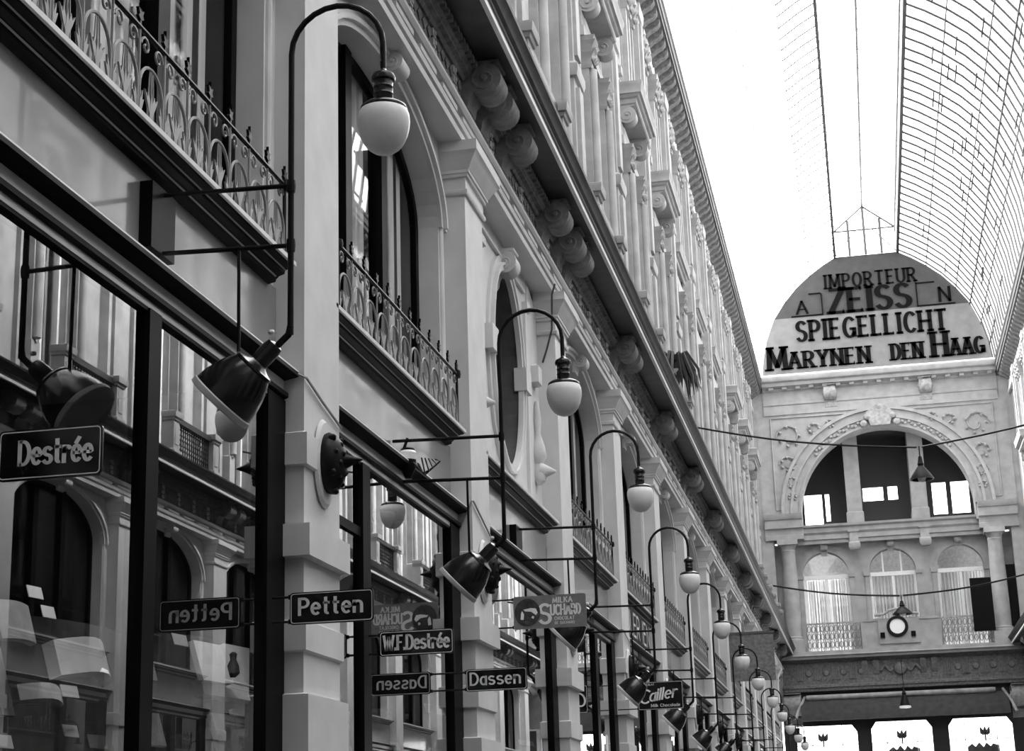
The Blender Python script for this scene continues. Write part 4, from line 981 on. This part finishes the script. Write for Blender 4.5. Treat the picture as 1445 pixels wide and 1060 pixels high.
b = MB(); b.lathe([(.19, .02), (.2, 0), (.2, -.04), (.15, -.05)], (0, 0, 0), (0, 0, 1), 18); b.build('pale_rim', CLOCKF, t)
b = MB(); b.tube([(0, 0, .6), (0, 0, 1.6)], .012, 5); b.build('hanger', IRON, t)
def cable(pts, lab, m=LINE, r=.008):
    b = MB(); b.tube(pts, r, 6); tag(b.build('cable', m), lab, 'cable', 'cables clipped to the pilasters')
p0, p1 = pil(0) - .335, pil(0) + .335
cable([(-.05, p0 - .015, 4.36), (.0, p0 - .014, 4.335), (.014, p0 - .005, 4.33), (.014, p0 + .3, 4.26), (.014, p1, 4.19)], 'thin cable slanting across the white face of the first pilaster')
p0, p1 = pil(1) - .335, pil(1) + .335
cable([(-.1, p0 - .015, 4.20), (0, p0 - .014, 4.42), (.014, p0 - .005, 4.42), (.014, p1, 4.22)], 'thin cable slanting across the second pilaster below the lamp arms')
p0 = pil(2) - .335
cable([(-.14, p0 - .02, 6.75), (-.08, p0 - .05, 6.9), (-.02, p0 - .06, 7.1), (0.02, p0 - .2, 7.45), (.06, p0 - .22, 7.56)], 'pale pipe curling up over the capital of the third pilaster', LEAD, .012)
p0, p1 = pil(3) - .335, pil(3) + .335
cable([(-.1, p0 - .015, 4.36), (0, p0 - .014, 4.37), (.014, p0, 4.36), (.014, p1, 4.24)], 'thin cable slanting across the fourth pilaster')
# dark plant trailing from the fourth balcony
t = thing('trailing_plant', 'dark spiky plant trailing over the pedestal of the fourth balcony above the cornice', 'plant', (.3, bay(5) - .95, 9.31))
b = MB(); b.lathe([(.10, 0), (.14, .02), (.16, .16), (.12, .16)], (0, 0, 0), (0, 0, 1), 12); b.build('pot', IRON, t)
b = MB()
for i in range(46):
    a = random.uniform(0, 6.28); L = random.uniform(.2, .58); dr = random.uniform(.3, 1.0); x, y = math.cos(a), math.sin(a)
    pts = [(0, 0, .15), (x * L * .4, y * L * .4, .15 + .18 * (1 - dr * .5)), (x * L * .75, y * L * .75, .1 - .3 * dr), (x * L * .8, y * L * .8, -.1 - .8 * dr * L)]
    b.tube(pts, [.02, .035, .03, .004], 4)
b.build('leaves', LEAF, t)

# ------------------------------------------------------------------ goods in the shop windows
def goods(name, lab, cat, m, x, y, z, w, h, th=.02, rx=0.0, group=None, curl=.0):
    """a slab of cloth or card standing across the window, w along the street, h tall."""
    b = MB(); n = 6
    P = [(curl * math.sin(math.pi * i / n), -w / 2 + w * i / n) for i in range(n + 1)]
    for (a0, b0), (a1, b1) in zip(P[:-1], P[1:]):
        b.add([(a0, b0, 0), (a1, b1, 0), (a1, b1, h), (a0, b0, h), (a0 - th, b0, 0), (a1 - th, b1, 0), (a1 - th, b1, h), (a0 - th, b0, h)], [(0, 1, 2, 3), (4, 5, 6, 7), (0, 1, 5, 4), (3, 2, 6, 7), (1, 2, 6, 5), (0, 3, 7, 4)])
    o = b.build(name, m, None, (x, y, z)); o.rotation_euler = (rx, 0, random.uniform(-.5, -.25)); tag(o, lab, cat, group); return o
def at(px, py, X):                                       # where the sight line of the photo's pixel meets the plane x = X
    d = CAMR @ Vector(((px - 722.5) / 2437.5, -(py - 530) / 2437.5, -1)); k = (X - 3.0) / d.x
    return Vector((3, 0, 1.7)) + d * k

# ------------------------------------------------------------------ camera
yaw, pitch, roll = 0.19507, 0.26827, -0.030837
fwd = Vector((-math.sin(yaw) * math.cos(pitch), math.cos(yaw) * math.cos(pitch), math.sin(pitch)))
rt = Vector((math.cos(yaw), math.sin(yaw), 0)); upv = rt.cross(fwd)
r2 = rt * math.cos(roll) + upv * math.sin(roll); u2 = upv * math.cos(roll) - rt * math.sin(roll)
CAMR = Matrix((r2, u2, -fwd)).transposed()
cd = D.cameras.new('camera'); cam = D.objects.new('camera', cd); C.objects.link(cam)
cd.sensor_fit = 'HORIZONTAL'; cd.sensor_width = 36; cd.lens = 2437.5 / 1445 * 36; cd.clip_start = .05; cd.clip_end = 500
cam.matrix_world = Matrix.Translation((3, 0, 1.7)) @ CAMR.to_4x4()
bpy.context.scene.camera = cam

def sizeat(p): return (p - Vector((3, 0, 1.7))).dot(fwd) / 2437.5
GX = -.22
def w_h_ok(cat): return cat not in ('drapery', 'poster')
def put(name, lab, cat, m, x0, y0, x1, y1, X=GX, group=None, th=.02, curl=.0, ang=None):
    a, c = at(x0, (y0 + y1) / 2, X), at(x1, (y0 + y1) / 2, X); t_, b_ = at((x0 + x1) / 2, y0, X), at((x0 + x1) / 2, y1, X)
    mid = (a + c) / 2; o = goods(name, lab, cat, m, X, mid.y, b_.z, abs(c.y - a.y), t_.z - b_.z, th, 0, group, curl)
    o.rotation_euler = (0, -.3 if w_h_ok(cat) else 0, -.15 if ang is None else ang)
    return o
cards = [(44, 826, 60, 844, 'beside the pale glove'), (64, 854, 78, 872, 'under the topmost card'), (94, 1022, 110, 1040, 'above the lowest card by the mullion'), (131, 1036, 150, 1056, 'at the bottom beside the mullion'), (3, 1036, 18, 1056, 'in the bottom left corner'), (92, 966, 110, 984, 'below the pale folded napkin'), (249, 894, 264, 911, 'under the mirrored Petten sign')]
for x0, y0, x1, y1, w_ in cards: put('price_card', 'small white price card in the nearest shop window, ' + w_, 'price card', CARD, x0, y0, x1, y1, -.17, 'price cards', .004)
put('folded_napkin', 'pale folded napkin fanned out in the middle of the nearest shop window', 'linen', PAPER, 96, 905, 150, 958, -.21, None, .06, .08)
put('folded_collar', 'folded white collar lying low in the nearest shop window', 'linen', PAPER, 36, 968, 84, 992, -.21, None, .06, .05)
put('hanging_glove', 'pale glove hanging at the left of the nearest shop window', 'glove', PAPER2, 10, 846, 48, 905, -.21, None, .03, .02)
put('hanging_cloth', 'long grey cloth strip hanging left of the dark drapery', 'cloth', PAPER2, 8, 905, 22, 1010, -.22, None, .02)
put('hanging_cloth', 'grey linen strip hanging just right of the mullion, upper one', 'cloth', PAPER2, 214, 905, 222, 960, -.22, None, .02)
put('hanging_cloth', 'grey linen strip right of the mullion, lower one', 'cloth', PAPER2, 208, 1002, 232, 1052, -.22, None, .02)
put('folded_shirt', 'pale folded shirt with cards pinned on it, upper right of the nearest shop window', 'shirt', PAPER, 293, 903, 322, 962, -.21, None, .03)
put('folded_shirt', 'pale linen sheet hanging beside the jamb, right of the folded shirt', 'shirt', PAPER, 336, 908, 364, 966, -.21, None, .03)
put('shelf_cloth', 'pale cloth draped over the edge of a shelf below the folded shirts', 'cloth', PAPER, 302, 962, 368, 986, -.21, None, .05)
put('folded_shirt', 'pale tapered linen standing below the draped shelf cloth', 'shirt', PAPER, 318, 1004, 340, 1065, -.21, None, .03)
put('linen_card', 'pale linen card to the right of the tapered linen, by the jamb', 'linen', PAPER, 342, 1000, 366, 1040, -.21, None, .02)
put('price_card', 'white card pinned on the upper folded shirt', 'price card', CARD, 292, 937, 316, 962, -.19, 'price cards', .004)
b = MB(); b.lathe([(.008, .09), (.02, .08), (.016, .05), (.03, .02), (.035, -.02), (.015, -.04)], (0, 0, 0), (0, 0, 1), 12)
p = at(329, 945, -.20); tag(b.build('tassel', DRAPE, None, (p.x, p.y, p.z)), 'dark twisted tassel between the two pale shirts', 'tassel')
put('dark_drapery', 'dark printed drapery filling the window between mullion and shirts', 'drapery', DRAPE, 232, 900, 290, 1075, -.5, None, .06, .1)
put('dark_drapery', 'dark drapery standing behind the price cards left of the mullion', 'drapery', DRAPE, 20, 880, 160, 1075, -.75, None, .06, .1)
put('patterned_cloth', 'boldly blotched pale cloth hanging in the narrow window right of the first pilaster', 'cloth', BLOTCH, 466, 885, 500, 1075, -.2, None, .03, .02)
put('price_card', 'white price card below the mirrored Dassen sign', 'price card', CARD, 607, 994, 623, 1007, -.18, 'price cards', .004)
put('price_card', 'small white price card low in the second shop window', 'price card', CARD, 555, 1047, 563, 1058, -.18, 'price cards', .004)
put('rolled_cloth', 'pale rolled cloth standing in the second shop window under the mirrored sign', 'cloth', PAPER2, 530, 1000, 562, 1070, -.6, None, .08, .06)
put('price_card', 'white price card in the third shop window below the sign Dassen', 'price card', CARD, 738, 1045, 750, 1052, -.18, 'price cards', .004)
put('lit_poster', 'bright white poster in the fourth shop window', 'poster', CARD, 832, 1035, 850, 1070, -.2, None, .01)
p = at(542, 727, -.5)
t = thing('shop_globe_lamp', 'white globe lamp with dark cap hanging inside the second shop window', 'lamp', (p.x, p.y, p.z))
b = MB(); b.lathe([(.085, .02), (.087, 0), (.078, -.05), (.05, -.09), (.02, -.105), (.003, -.107)], (0, 0, 0), (0, 0, 1), 20); b.build('globe', OPAL, t)
b = MB(); b.lathe([(.015, .14), (.02, .06), (.06, .05), (.09, .03), (.09, .015)], (0, 0, 0), (0, 0, 1), 20); b.build('lamp_cap', CAPM, t)
b = MB(); b.tube([(0, 0, .1), (0, 0, 4.30 - p.z)], .008, 5); b.build('hanger', IRON, t)

# unseen spotlights added to brighten the goods, at the head of the glass, pointing down
for y, e, ty in ((5.9, 14, 5.7), (6.7, 14, 6.5), (8.0, 16, 8.1), (10.2, 8, 9.9)):
    ll = D.lights.new('goods_fill_light', 'SPOT'); ll.energy = e; ll.shadow_soft_size = .05; ll.spot_size = math.radians(75); ll.spot_blend = .6
    lo = D.objects.new('goods_fill_light', ll); C.objects.link(lo); lo.location = (-.19, y, 4.1); lo.rotation_euler = (Vector((-.32, ty, 2.5)) - lo.location).to_track_quat('-Z', 'Y').to_euler()
# ------------------------------------------------------------------ daylight and exposure
wd = D.worlds.new('overcast_sky'); bpy.context.scene.world = wd; wd.use_nodes = True
bg = wd.node_tree.nodes['Background']; bg.inputs['Color'].default_value = (1, 1, 1, 1); bg.inputs['Strength'].default_value = 1.0
_nt = wd.node_tree; _tc = _nt.nodes.new('ShaderNodeTexCoord'); _dp = _nt.nodes.new('ShaderNodeVectorMath'); _dp.operation = 'DOT_PRODUCT'
_dp.inputs[1].default_value = (.74, .66, .10); _rp = _nt.nodes.new('ShaderNodeValToRGB')
_mr = _nt.nodes.new('ShaderNodeMapRange'); _mr.inputs[1].default_value = -1; _mr.inputs[2].default_value = 1
_rp.color_ramp.elements[0].position = .2; _rp.color_ramp.elements[0].color = (.22, .22, .22, 1); _rp.color_ramp.elements[1].position = .85; _rp.color_ramp.elements[1].color = (2.0, 2.0, 2.0, 1)
_nt.links.new(_tc.outputs['Generated'], _dp.inputs[0]); _nt.links.new(_dp.outputs['Value'], _mr.inputs[0]); _nt.links.new(_mr.outputs[0], _rp.inputs[0]); _nt.links.new(_rp.outputs[0], bg.inputs['Color'])
sl_ = D.lights.new('hazy_sun', 'SUN'); sl_.energy = 9.0; sl_.angle = math.radians(25)
so = D.objects.new('hazy_sun', sl_); C.objects.link(so); so.location = (-10, 20, 40)
so.rotation_euler = Vector((.68, -.05, -.73)).to_track_quat('-Z', 'Y').to_euler()
sc_ = bpy.context.scene
sc_.view_settings.view_transform = 'Standard'; sc_.view_settings.look = 'None'; sc_.view_settings.gamma = 1.0; sc_.view_settings.use_curve_mapping = False
sc_.view_settings.exposure = 1.98
sc_.cycles.max_bounces = 8; sc_.cycles.diffuse_bounces = 4; sc_.cycles.glossy_bounces = 4; sc_.cycles.transparent_max_bounces = 16; sc_.cycles.transmission_bounces = 6
sc_.cycles.use_denoising = True
